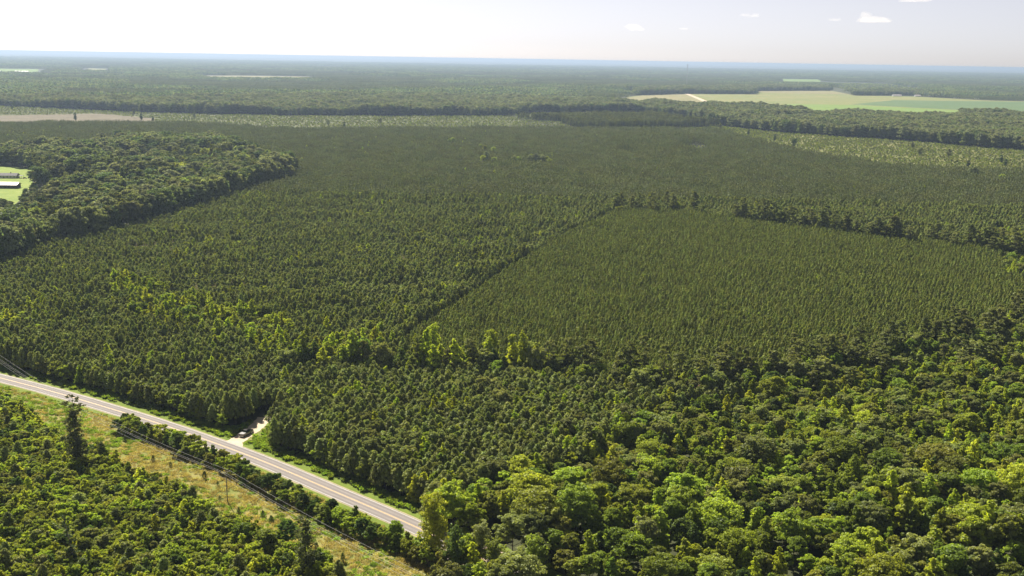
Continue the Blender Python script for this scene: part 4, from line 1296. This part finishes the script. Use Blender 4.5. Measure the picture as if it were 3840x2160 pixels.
own_tree('tall_shaded_tree', (-13.0, 243.0), column_lobes(17, 2.8, 1.6, 2.0, 15.0, 20), 4200, 0.28, TONE['deep'], 16.0, 0.24, 'tall dark green vine-hung tree below the end of the road', BARK, 2.0)
own_tree('leafy_tree', (-3.0, 246.0), column_lobes(12, 3.4, 2.2, 2.0, 10.0, 18), 3600, 0.28, TONE['olive'], 10.6, 0.2, 'olive tree in front of the bare dirt patch, lower right of the road end', BARK, 2.0)
own_tree('leafy_tree', (7.0, 250.0), column_lobes(11, 3.2, 2.2, 2.0, 9.0, 18), 3400, 0.28, TONE['mid'], 9.6, 0.2, 'mid green tree right of the bare dirt patch, lower edge', BARK, 2.0)
own_tree('leafy_tree', (-7.0, 252.0), column_lobes(13, 3.4, 2.4, 1.5, 11.0, 20), 4200, 0.28, TONE['grey'], 11.6, 0.2, 'grey green tree hiding the road beyond its visible end', BARK, 2.0)
own_tree('leafy_tree', (-10.0, 250.5), column_lobes(12, 2.6, 1.8, 2.0, 9.0, 16), 3000, 0.28, TONE['bright'], 9.6, 0.2, 'bright green tree beside the bare dirt patch under the tall trees', BARK, 2.0)
for i, (bx, by, hh, rr) in enumerate(((-32.0, 424.0, 21.5, 3.2), (-8.0, 421.0, 20.5, 3.0), (0.5, 419.0, 19.5, 2.0), (-21.0, 417.0, 14.0, 1.6))):
    own_tree('tall_bright_tree', (bx, by), column_lobes(hh, rr * 1.15, rr * .7, 3.0, hh - 1.5, 24), 4600, 0.36, TONE['lime'], hh, 0.26,
             ['tallest lime green tree of the belt between the pine blocks, leaning top', 'lime green fork-topped tree in the belt, tall and leafy', 'thin lime green tree with bent top in the belt', 'slim green tree between the two tallest of the belt'][i], BARK, 4.0, group='tall bright trees of the belt')

# ------------------------------------------------------------------ hedge row below the road
hl = smooth_line(L['hedge'], 1.0)
hn = 0
acc = 0.0
prev = None
hshape = ['sap_a', 'sap_e', 'sap_b', 'sap_d', 'oak_a', 'sap_a', 'sap_e', 'sap_b', 'oak_e', 'sap_d', 'sap_a', 'sap_b', 'sap_e']
row_side = 0
for p in hl:
    p = np.array(p)
    if prev is not None: acc += np.linalg.norm(p - prev)
    prev = p
    if acc >= 1.75:
        acc = 0.0
        row_side = 1 - row_side
        q = p + np.array((0.70, 0.72)) * (row_side * 2.6 - 0.9 + rng.normal() * .5)
        sh = hshape[int(rng.integers(len(hshape)))]
        t = hn / 90.0
        s = 0.72 + 0.35 * rng.random() + 0.28 * (noise(q[0], q[1], 11.0, 111) - .3)
        if sh.startswith('oak'): s *= 0.52
        hn += 1
        single('hedge_bush', sh, (q[0], q[1], rng.random() * 6.28, rng.normal() * .05, rng.normal() * .05, s, s * (0.9 + .3 * rng.random()), sh, ''),
               '%s bush in hedge below road, %s counted from its upper left end' % (TONE_WORD[sh], nth(hn)), 'bush', 'bushes of the hedge row below the road')

# ------------------------------------------------------------------ saplings dotted over the grass corridor
lv, wd = make_pine(rng, 2.6, 0.75, 0.2, 8, 420, 0.20)
PR['juniper'] = Proto('juniper', lv, wd, leaf_mat('cedar_leaf', (0.075, 0.092, 0.028), 1.1, 0.3), BARK)
spots = [(-118.5, 326.0), (-112.8, 327.2), (-114.0, 322.0), (-107.0, 317.5), (-103.6, 321.8), (-99.0, 314.0), (-93.6, 308.2), (-96.0, 303.6), (-88.2, 303.4), (-91.5, 296.6), (-84.6, 292.4), (-86.0, 297.8), (-78.0, 291.0),
         (-73.4, 287.2), (-76.8, 283.4), (-69.5, 281.6), (-66.4, 278.4), (-67.8, 272.8), (-61.5, 272.8), (-57.6, 269.4), (-54.0, 264.2), (-50.8, 262.6), (-46.4, 257.2), (-42.6, 254.8), (-37.0, 247.8), (-106.5, 329.6), (-98.6, 319.6), (-129.4, 339.8)]
for i, (sx, sy) in enumerate(sorted(spots)[::2]):
    s = 0.45 + 0.45 * rng.random()
    single('sapling', 'juniper', (sx, sy, rng.random() * 6, 0, 0, s, s * (0.8 + .4 * rng.random()), 'juniper', ''),
           'small dark sapling in the grass corridor, %s from its upper left end' % nth(i + 1), 'sapling', 'saplings in the grass corridor')

# ------------------------------------------------------------------ grass and weeds
def tuft(name, n, h, spread, mat, wide=0.10):
    a = rng.random(n) * 2 * math.pi
    d = np.sqrt(rng.random(n)) * spread
    pos = np.stack([np.cos(a) * d, np.sin(a) * d, np.full(n, h * .45)], axis=1)
    al = np.stack([np.cos(a) * .5, np.sin(a) * .5, np.ones(n)], axis=1) + rng.normal(size=(n, 3)) * .3
    v, f = quads(pos, rng.normal(size=(n, 3)), h * .55 * (0.6 + .6 * rng.random(n)), wide, rng, along=al)
    v[:, 2] = np.maximum(v[:, 2], 0.02)
    return fast_mesh(name, v, [f], [mat])
TUFTS = [('tuft_a', tuft('tuft_a', 46, 0.55, 0.75, WEED_GREEN, 0.3)), ('tuft_b', tuft('tuft_b', 46, 0.6, 0.8, WEED_TAN, 0.2)), ('tuft_c', tuft('tuft_c', 60, 1.15, 0.95, WEED_GREEN, 0.36)), ('tuft_d', tuft('tuft_d', 50, 0.9, 0.9, TONE['mid'], 0.36))]
tc, tix = grow_collection('grass_shapes', TUFTS)
T = []
x, y = cells(-235, -8, 225, 400, 0.95, 1.0, rng, 0.2)
d, sd = to_polyline(x, y, ROAD)
g = growth(x, y)
k = (sd < 0) & (d > 6.0) & (g == CLEAR)
x, y = x[k], y[k]
dry = noise(x, y, 15.0, 121) * .55 + noise(x, y, 4.0, 122) * .45
k = rng.random(len(x)) < 0.55
for x_, y_, dr in zip(x[k], y[k], dry[k]):
    T.append((x_, y_, 0.6 + .7 * rng.random(), tix['tuft_b'] if rng.random() < (dr - .27) * 2.6 else tix['tuft_a']))
for p in along_road(-235, -24, 0.55, 5.9, 11.0):
    dd, _ = to_polyline([p[0]], [p[1]], DRIVE)
    if dd[0] < 5.4: continue
    if noise(p[0], p[1], 7.0, 123) + .25 * rng.random() > 0.42:
        T.append((p[0], p[1], 0.7 + .6 * rng.random(), tix['tuft_c'] if rng.random() < .62 else tix['tuft_d']))
for p in along_road(-235, -24, 0.9, 7.5, 12.0):
    dd, _ = to_polyline([p[0]], [p[1]], DRIVE)
    if dd[0] < 5.4: continue
    T.append((p[0], p[1], 0.9 + .8 * rng.random(), tix['tuft_d']))
for _ in range(700):
    x_, y_ = rng.uniform(-108, -77), rng.uniform(328, 366)
    if inside([x_], [y_], DRIVE_SIDE)[0] or inside([x_], [y_], DRIVE_EAST)[0]:
        dd, _d = to_polyline([x_], [y_], DRIVE)
        de, _d = to_polyline([x_], [y_], ROAD)
        if dd[0] > 3.4 and de[0] > 5.5:
            T.append((x_, y_, 0.5 + .6 * rng.random(), tix['tuft_a'] if rng.random() < .5 else tix['tuft_c']))
T = np.array(T)
scatter('grass', np.stack([T[:, 0], T[:, 1], np.full(len(T), 0.03)], axis=1), rng.random(len(T)) * 6.28, np.zeros((len(T), 2)), np.repeat(T[:, 2:3], 3, axis=1), T[:, 3].astype(int), tc,
        'tan and green grass and weeds along the road and under the power line', 'grass')

# ------------------------------------------------------------------ power line
WOOD = plain_mat('weathered_pole', (0.23, 0.19, 0.155), 0.85, noise_scale=4.0)
WIRE = plain_mat('aluminium_wire', (0.62, 0.60, 0.57), 0.4, metal=0.0)
CERAMIC = plain_mat('insulator', (0.35, 0.34, 0.33), 0.3)
poles = [np.array((-206.0, 409.5)), np.array(L['poles'][0]), np.array((-10.0, 220.5))]
ldir = np.array((0.716, -0.698))
lnrm = np.array((0.698, 0.716))
POLE_H, ARM_Z = 9.9, 9.3
for i, p in enumerate(poles):
    if i == 2: continue
    if i == 0: continue
    e = empty('utility_pole', (p[0], p[1], 0.0), math.atan2(lnrm[1], lnrm[0]))
    MB().tube([(0, 0, -0.3), (0, 0, 5), (0, 0, POLE_H)], [0.17, 0.145, 0.11], 8).build('pole', WOOD, e, smooth=True)
    arm = MB().box(-1.35, 1.35, 0.12, 0.22, ARM_Z - .07, ARM_Z + .07).build('crossarm', WOOD, e)
    for s in (-1, 1):
        MB().tube([(s * 0.75, 0.17, ARM_Z - .07), (0, 0.13, ARM_Z - .75)], [0.025, 0.025], 4).build('brace', CERAMIC, e)
    for ox in (-1.25, -0.55, 1.25):
        MB().tube([(ox, .17, ARM_Z + .07), (ox, .17, ARM_Z + .16), (ox, .17, ARM_Z + .26)], [0.03, 0.07, 0.04], 6).build('insulator', CERAMIC, arm)
    tag(e, 'grey wooden utility pole with crossarm in the grass corridor', 'utility pole')
for ox, zz, nm in ((-1.25, ARM_Z + .26, 'wire on the road side end of the crossarm'), (-0.55, ARM_Z + .26, 'middle wire on the crossarm'), (1.25, ARM_Z + .26, 'wire on the thicket side end of the crossarm'), (0.16, ARM_Z - 2.0, 'lowest wire, fixed to the pole below the crossarm')):
    pts = []
    for a, b in zip(poles[:-1], poles[1:]):
        ln = np.linalg.norm(b - a)
        for k in range(24):
            t = k / 24
            q = a + (b - a) * t + lnrm * ox
            pts.append((q[0], q[1], zz - 4 * (0.00012 * ln * ln) * t * (1 - t)))
    q = poles[-1] + lnrm * ox
    pts.append((q[0], q[1], zz))
    o = MB().tube(pts, [0.019] * len(pts), 5).build('power_line', WIRE)
    tag(o, 'thin grey power line %s' % nm, 'power line', 'power lines over the grass corridor')

# ------------------------------------------------------------------ pickup truck on the gravel drive
PAINT = plain_mat('black_paint', (0.018, 0.017, 0.019), 0.22, spec=0.6, coat=0.6)
COVER = plain_mat('bed_cover', (0.20, 0.195, 0.20), 0.38, spec=0.5)
GLASS = plain_mat('dark_glass', (0.02, 0.022, 0.025), 0.05, spec=0.8)
RUBBER = plain_mat('tyre_rubber', (0.02, 0.02, 0.02), 0.85)
STEEL = plain_mat('wheel_steel', (0.45, 0.45, 0.46), 0.3, metal=0.8)
CHROME = plain_mat('chrome', (0.6, 0.6, 0.62), 0.18, metal=1.0)
LAMP_RED = plain_mat('tail_lamp', (0.30, 0.02, 0.02), 0.25)
LAMP_CLEAR = plain_mat('head_lamp', (0.7, 0.7, 0.68), 0.15)
t0, t1 = np.array(L['truck'][0]), np.array(L['truck'][1])
tcen = (t0 + t1) / 2
tdir = (t1 - t0) / np.linalg.norm(t1 - t0)
truck = empty('pickup_truck', (tcen[0], tcen[1], 0.06), math.atan2(tdir[1], tdir[0]))
def ring(x, hw, z0, z1, tuck=0.06):
    return [(x, -hw + tuck, z0), (x, -hw, z0 + .18), (x, -hw, z1 - .12), (x, -hw + tuck, z1), (x, hw - tuck, z1), (x, hw, z1 - .12), (x, hw, z0 + .18), (x, hw - tuck, z0)]
MB().loft([ring(0.75, 0.98, 0.45, 1.18), ring(1.6, 0.99, 0.42, 1.18), ring(2.4, 0.97, 0.42, 1.14), ring(2.85, 0.92, 0.45, 1.06), ring(2.95, 0.84, 0.5, 0.98)]).build('hood', PAINT, truck, 0.02)
MB().loft([ring(-0.95, 0.98, 0.42, 1.20), ring(0.0, 0.99, 0.42, 1.20), ring(0.75, 0.98, 0.42, 1.18)]).build('cab_body', PAINT, truck, 0.02)
bed = MB()
bed.box(-2.9, -0.98, -0.99, -0.90, 0.48, 1.22).box(-2.9, -0.98, 0.90, 0.99, 0.48, 1.22).box(-2.9, -0.98, -0.90, 0.90, 0.48, 0.72).box(-1.06, -0.98, -0.90, 0.90, 0.72, 1.22)
bed.build('bed', PAINT, truck, 0.015)
tg = MB().box(-2.97, -2.905, -0.90, 0.90, 0.60, 1.20).build('tailgate', PAINT, truck, 0.01)
MB().box(-2.995, -2.972, -0.14, 0.14, 0.98, 1.06).build('handle', CHROME, tg)
MB().box(-2.88, -1.0, -0.93, 0.93, 1.225, 1.26).build('bed_cover', COVER, truck, 0.01)
roof = MB().loft([[(-0.72, -.74, 1.86), (-0.72, .74, 1.86), (-0.80, .70, 1.92), (-0.80, -.70, 1.92)], [(0.0, -.76, 1.88), (0.0, .76, 1.88), (0.0, .70, 1.955), (0.0, -.70, 1.955)], [(0.62, -.72, 1.82), (0.62, .72, 1.82), (0.58, .66, 1.89), (0.58, -.66, 1.89)]]).build('cab_roof', PAINT, truck)
MB().loft([[(-0.93, -.90, 1.20), (-0.93, .90, 1.20), (-0.74, .74, 1.86), (-0.74, -.74, 1.86)], [(-0.90, -.90, 1.20), (-0.90, .90, 1.20), (-0.71, .74, 1.86), (-0.71, -.74, 1.86)]]).build('rear_window', GLASS, truck)
MB().loft([[(1.28, -.88, 1.19), (1.28, .88, 1.19), (0.62, .72, 1.83), (0.62, -.72, 1.83)], [(1.25, -.88, 1.17), (1.25, .88, 1.17), (0.58, .72, 1.82), (0.58, -.72, 1.82)]]).build('windscreen', GLASS, truck)
for s in (-1, 1):
    for xa, xb, xt0, xt1 in ((-0.80, 0.10, -0.64, 0.08), (0.20, 1.10, 0.18, 0.60)):
        o4 = [(xa, s * .945, 1.20), (xb, s * .945, 1.20), (xt1, s * .765, 1.83), (xt0, s * .765, 1.85)]
        i4 = [(x_, y_ - s * .03, z_) for x_, y_, z_ in o4]
        MB().loft([o4, i4]).build('side_window', GLASS, truck)
    for xa, xb in ((-0.93, -0.66), (0.09, 0.19)):
        xt = xa * .8 if xa < 0 else xa
        o4 = [(xa, s * .945, 1.20), (xb, s * .945, 1.20), (xb * .96, s * .76, 1.87), (xt, s * .76, 1.87)]
        i4 = [(x_, y_ - s * .05, z_) for x_, y_, z_ in o4]
        MB().loft([o4, i4]).build('pillar', PAINT, truck)
    MB().box(1.02, 1.20, s * 1.02 - .10, s * 1.02 + .10, 1.22, 1.42).build('mirror', PAINT, truck, 0.03)
    for xa, xb in ((-0.90, 0.12), (0.15, 1.20)):
        dr = MB().box(xa, xb, s * .99 - .012, s * .99 + .012, 0.55, 1.16).build('door', PAINT, truck, 0.008)
        MB().box(xa + .08, xa + .26, s * 1.012 - .01, s * 1.012 + .01, 1.02, 1.06).build('handle', CHROME, dr)
    MB().box(-2.975, -2.90, s * .945 - .04, s * .945 + .04, 0.86, 1.16).build('tail_light', LAMP_RED, truck)
    MB().box(2.86, 2.97, s * .70 - .16, s * .70 + .16, 0.80, 0.98).build('headlight', LAMP_CLEAR, truck)
    for wx in (-1.85, 1.85):
        w = MB()
        ro, ri = 0.40, 0.24
        rings = []
        for yy, rr in ((-.13, ri), (-.13, ro - .03), (-.09, ro), (.09, ro), (.13, ro - .03), (.13, ri)):
            rings.append([(wx + rr * math.cos(2 * math.pi * j / 18), s * .86 + yy, 0.40 + rr * math.sin(2 * math.pi * j / 18)) for j in range(18)])
        for k in range(5):
            w.add(rings[k] + rings[k + 1], [(j, (j + 1) % 18, 18 + (j + 1) % 18, 18 + j) for j in range(18)])
        wo = empty('wheel', (0, 0, 0)); wo.parent = truck
        w.build('tyre', RUBBER, wo)
        MB().prism([(wx + ri * math.cos(2 * math.pi * j / 14), 0.40 + ri * math.sin(2 * math.pi * j / 14)) for j in range(14)], 'y', s * .86 - .10, s * .86 + .10).build('rim', STEEL, wo)
MB().box(-3.06, -2.93, -0.95, 0.95, 0.45, 0.62).build('rear_bumper', CHROME, truck, 0.02)
MB().box(2.90, 3.04, -0.92, 0.92, 0.42, 0.66).build('front_bumper', CHROME, truck, 0.02)
MB().box(2.94, 2.99, -0.52, 0.52, 0.70, 0.96).build('grille', CHROME, truck)
MB().box(-2.85, 2.8, -0.80, 0.80, 0.30, 0.43).build('chassis', RUBBER, truck)
tag(truck, 'black crew-cab pickup truck with covered bed on the gravel drive', 'pickup truck')

# ------------------------------------------------------------------ buildings
WALL_WHITE = plain_mat('painted_siding', (0.62, 0.61, 0.60), 0.7, noise_scale=0.5, amount=0.1)
ROOF_GREY = plain_mat('shingle_roof', (0.13, 0.125, 0.13), 0.85, noise_scale=0.6)
ROOF_PALE = plain_mat('metal_roof', (0.55, 0.48, 0.47), 0.5, noise_scale=0.3, amount=0.1)
ROOF_WHITE = plain_mat('white_metal_roof', (0.74, 0.70, 0.70), 0.5)
WIN = plain_mat('window_glass', (0.05, 0.055, 0.065), 0.1, spec=0.8)
TIMBER = plain_mat('barn_timber', (0.12, 0.10, 0.085), 0.9, noise_scale=1.0)
def building(name, loc, rz, ln, dp, wall_h, roof_h, wall, roof_m, label, cat, windows=0, over=0.6, open_sides=False, group=None):
    e = empty(name, (*loc, 0.05), rz)
    a, b = ln / 2, dp / 2
    if open_sides:
        for px_ in np.linspace(-a + .4, a - .4, 7):
            for py_ in (-b + .3, b - .3):
                MB().box(px_ - .12, px_ + .12, py_ - .12, py_ + .12, 0, wall_h).build('post', wall, e)
        MB().box(-a + .2, a - .2, b - .5, b - .42, 0, wall_h - .1).build('back_wall', wall, e)
    else:
        MB().prism([(-b, 0), (b, 0), (b, wall_h), (0, wall_h + roof_h * .96), (-b, wall_h)], 'x', -a, a).build('wall', wall, e)
    bo = b + over
    slope = roof_h / b
    zb = wall_h - over * slope
    rf = MB().prism([(-bo, zb), (0, wall_h + roof_h), (bo, zb), (bo, zb + .16), (0, wall_h + roof_h + .18), (-bo, zb + .16)], 'x', -a - over, a + over).build('roof', roof_m, e)
    if windows:
        for i, wx in enumerate(np.linspace(-a + 2.0, a - 2.0, windows)):
            if i == windows // 2:
                MB().box(wx - .5, wx + .5, -b - .05, -b + .02, 0.1, 2.1).build('door', TIMBER, e)
                continue
            w = MB().box(wx - .6, wx + .6, -b - .04, -b + .02, 0.95, 2.15).build('window', WIN, e)
            MB().box(wx - .7, wx + .7, -b - .09, -b - .005, 0.86, 0.94).build('sill', wall, w)
        MB().box(a * .4, a * .4 + .8, 0.4, 1.2, wall_h + roof_h * .5, wall_h + roof_h + .9).build('chimney', TIMBER, rf)
    tag(e, label, cat, group)
    return e
house = building('farmhouse', (-521.5, 1092.0), 0.06, 25.0, 8.5, 2.9, 2.0, WALL_WHITE, ROOF_GREY, 'long low white house with grey roof on the lawn in the left wood', 'house', 7)
MB().box(12.9, 17.5, -3.6, 2.8, 2.35, 2.55).build('porch_roof', ROOF_GREY, house)
for px_, py_ in ((17.2, -3.3), (17.2, 2.5), (15.0, -3.3), (13.2, -3.3)):
    MB().box(px_ - .08, px_ + .08, py_ - .08, py_ + .08, 0.0, 2.35).build('post', TIMBER, house)
building('open_barn', (-484.5, 1011.0), 0.05, 27.0, 10.5, 3.4, 1.9, TIMBER, ROOF_PALE, 'open-sided barn with pale metal roof below the white house', 'barn', open_sides=True)
car = empty('parked_car', (-500.0, 1088.5, 0.06), 0.5)
CARP = plain_mat('car_paint', (0.55, 0.42, 0.38), 0.3, coat=0.4)
MB().loft([ring(-2.2, 0.82, 0.35, 0.85), ring(-1.6, 0.88, 0.3, 0.95), ring(1.2, 0.88, 0.3, 0.92), ring(2.2, 0.78, 0.35, 0.72)]).build('body', CARP, car)
MB().loft([[(-1.8, -.75, .94), (-1.8, .75, .94), (1.0, .75, .92), (1.0, -.75, .92)], [(-1.2, -.6, 1.42), (-1.2, .6, 1.42), (0.3, .6, 1.42), (0.3, -.6, 1.42)]]).build('cabin', WIN, car)
for wx in (-1.35, 1.4):
    for s in (-1, 1):
        MB().prism([(wx + .33 * math.cos(2 * math.pi * j / 12), 0.33 + .33 * math.sin(2 * math.pi * j / 12)) for j in range(12)], 'y', s * .8 - .1, s * .8 + .1).build('wheel', RUBBER, car)
tag(car, 'small pale car parked on the lawn beside the white house', 'car')
fm = L['farm']
building('farm_shed', (fm[0][0] - 4, fm[0][1] - 60), 0.1, 38, 12, 4, 3, WALL_WHITE, ROOF_PALE, 'long pale-roofed farm shed beyond the crop field, first of the two', 'shed', group='farm sheds')
building('farm_shed', (fm[1][0] + 40, fm[1][1] - 60), 0.1, 26, 12, 4, 3, WALL_WHITE, ROOF_PALE, 'shorter pale-roofed farm shed beyond the crop field, nearer the tree clump', 'shed', group='farm sheds')
building('farm_shed', (fm[2][0] + 66, fm[2][1] - 10), 0.1, 20, 10, 3.5, 3, WALL_WHITE, ROOF_WHITE, 'small white shed at the right end of the far farmyard', 'shed', group='farm sheds')
building('far_house', (fm[3][0] + 130, fm[3][1] + 40), 0.3, 22, 11, 3.2, 3.2, WALL_WHITE, ROOF_GREY, 'grey-roofed house at the far edge of the dark green field', 'house', group='far houses')
building('far_house', (fm[4][0] + 40, fm[4][1] + 20), -0.1, 24, 11, 3.2, 3.2, WALL_WHITE, ROOF_GREY, 'white house standing alone past the farm trees, rightmost', 'house', group='far houses')
building('poultry_house', (-2900.0, 6380.0), 0.06, 80, 18, 6, 5, WALL_WHITE, ROOF_WHITE, 'long white poultry house in front of the far green field', 'shed', group='poultry houses')
building('poultry_house', (-3060.0, 6420.0), 0.06, 30, 18, 6, 5, WALL_WHITE, ROOF_WHITE, 'short white poultry house at the left end of the far green field', 'shed', group='poultry houses')

# ------------------------------------------------------------------ radio mast on the horizon
mast = empty('radio_mast', (*L['tower'][0], 0.0))
MAST = plain_mat('mast_steel', (0.30, 0.28, 0.28), 0.5)
legs = [(math.cos(a) * 1.6, math.sin(a) * 1.6) for a in (0.2, 2.29, 4.39)]
for lx, ly in legs:
    MB().tube([(lx, ly, 0), (lx * .5, ly * .5, 116)], [0.3, 0.22], 5).build('leg', MAST, mast)
lat = MB()
for k in range(28):
    z0_, z1_ = k * 4.1, (k + 1) * 4.1
    f0, f1 = 1 - .5 * z0_ / 116, 1 - .5 * z1_ / 116
    for i in range(3):
        p0_, p1_ = legs[i], legs[(i + 1) % 3]
        lat.tube([(p0_[0] * f0, p0_[1] * f0, z0_), (p1_[0] * f1, p1_[1] * f1, z1_)], [0.1, 0.1], 3)
tag(lat.build('lattice', MAST, mast), kind='stuff')
for zz in (108, 113):
    MB().box(-1.8, 1.8, -1.8, 1.8, zz, zz + 2.2).build('antenna_array', MAST, mast, 0.3)
tag(mast, 'thin steel radio mast rising to the horizon', 'mast')

# ------------------------------------------------------------------ clouds, far beyond and above the haze
cm, nt, out = new_mat('cloud_vapour')
pv = N(nt, 'ShaderNodeVolumePrincipled')
pv.inputs['Color'].default_value = (1, 0.97, 0.96, 1)
pv.inputs['Density'].default_value = 0.0010
pv.inputs['Anisotropy'].default_value = 0.5
nt.links.new(pv.outputs[0], out.inputs['Volume'])
ICO = None
def ico():
    t = (1 + 5 ** .5) / 2
    v = [(-1, t, 0), (1, t, 0), (-1, -t, 0), (1, -t, 0), (0, -1, t), (0, 1, t), (0, -1, -t), (0, 1, -t), (t, 0, -1), (t, 0, 1), (-t, 0, -1), (-t, 0, 1)]
    f = [(0, 11, 5), (0, 5, 1), (0, 1, 7), (0, 7, 10), (0, 10, 11), (1, 5, 9), (5, 11, 4), (11, 10, 2), (10, 7, 6), (7, 1, 8), (3, 9, 4), (3, 4, 2), (3, 2, 6), (3, 6, 8), (3, 8, 9), (4, 9, 5), (2, 4, 11), (6, 2, 10), (8, 6, 7), (9, 8, 1)]
    v = [np.array(p) / np.linalg.norm(p) for p in v]
    for _ in range(2):
        nf = []
        cache = {}
        def mid(a, b):
            k = (min(a, b), max(a, b))
            if k not in cache:
                m = v[a] + v[b]
                v.append(m / np.linalg.norm(m)); cache[k] = len(v) - 1
            return cache[k]
        for a, b, c in f:
            ab, bc, ca = mid(a, b), mid(b, c), mid(c, a)
            nf += [(a, ab, ca), (b, bc, ab), (c, ca, bc), (ab, bc, ca)]
        f = nf
    return np.array(v), np.array(f, dtype=np.int32)
IV, IF = ico()
def cloud(px, py, wpx, hpx, label, dist=30000.0, dens=1.0):
    # bearing and elevation of the cloud as shares of the view
    k = FOCAL / 36.0
    X, Y = (px / 2576 - .5) / k, (.5 - py / 1449) * 9 / 16 / k
    c, s = math.cos(ROLL), math.sin(ROLL)
    X, Y = c * X - s * Y, s * X + c * Y
    cp, sp = math.cos(PITCH), math.sin(PITCH)
    v = np.array((X, cp + Y * sp, -sp + Y * cp))
    v = v / v[1]
    cen = np.array((0, 0, CAM_H)) + v * dist
    w = wpx / 2576 / k * dist
    h = hpx / 2576 / k * dist
    n = 6
    o = empty('cloud', tuple(cen))
    V, F, off = [], [], 0
    # one lumpy skin: displace a sphere by several puffs
    puffs = [(np.array(((i / (n - 1) - .5) * 1.3 + rng.normal() * .08, rng.normal() * .2, rng.normal() * .25 + .35 * math.sin(i * 1.9))), 0.40 + .25 * rng.random()) for i in range(n)]
    P = []
    for d in IV:
        best = 0.25
        for c_, r_ in puffs:
            b = d @ c_
            disc = b * b - (c_ @ c_ - r_ * r_)
            if disc > 0:
                best = max(best, b + math.sqrt(disc))
        P.append(d * best * (1 + 0.12 * rng.normal()))
    P = np.array(P)
    P[:, 2] = np.maximum(P[:, 2], -0.35)
    P *= np.array((w * .55, w * .5, h * .7))
    ob = link('vapour', fast_mesh('cloud_vapour', P, [IF], [cm], smooth=True), parent=o)
    tag(o, label, 'cloud', 'small fair-weather clouds')
    return o
cloud(2190, 50, 62, 24, 'largest small cloud, puffy and white, upper right sky')
cloud(1600, 72, 40, 18, 'small grey-bottomed cloud lowest above the horizon')
cloud(1890, 41, 38, 10, 'thin flat white cloud between the lowest cloud and the largest one')
cloud(2100, 50, 32, 9, 'little flat cloud just left of the largest cloud')
cloud(2306, 2, 60, 9, 'wide cloud cut by the top edge of the view')
cloud(1103, 38, 24, 9, 'faint cloud alone near the middle of the sky')
cloud(1718, 73, 20, 6, 'tiny wisp of cloud right of the lowest cloud')

# ------------------------------------------------------------------ haze: one closed box of even, pale air round the land
hz, nt, out = new_mat('haze_air')
pv = N(nt, 'ShaderNodeVolumePrincipled')
pv.inputs['Color'].default_value = (0.35, 0.45, 0.62, 1)
pv.inputs['Density'].default_value = HAZE_DENSITY
pv.inputs['Anisotropy'].default_value = 0.35
nt.links.new(pv.outputs[0], out.inputs['Volume'])
hw = FAR_END * 0.64
hb = MB().box(-hw, hw, -2500.0, FAR_END + 1500.0, -1.0, CAM_H + 3.0).build('haze', hz)
tag(hb, kind='stuff')
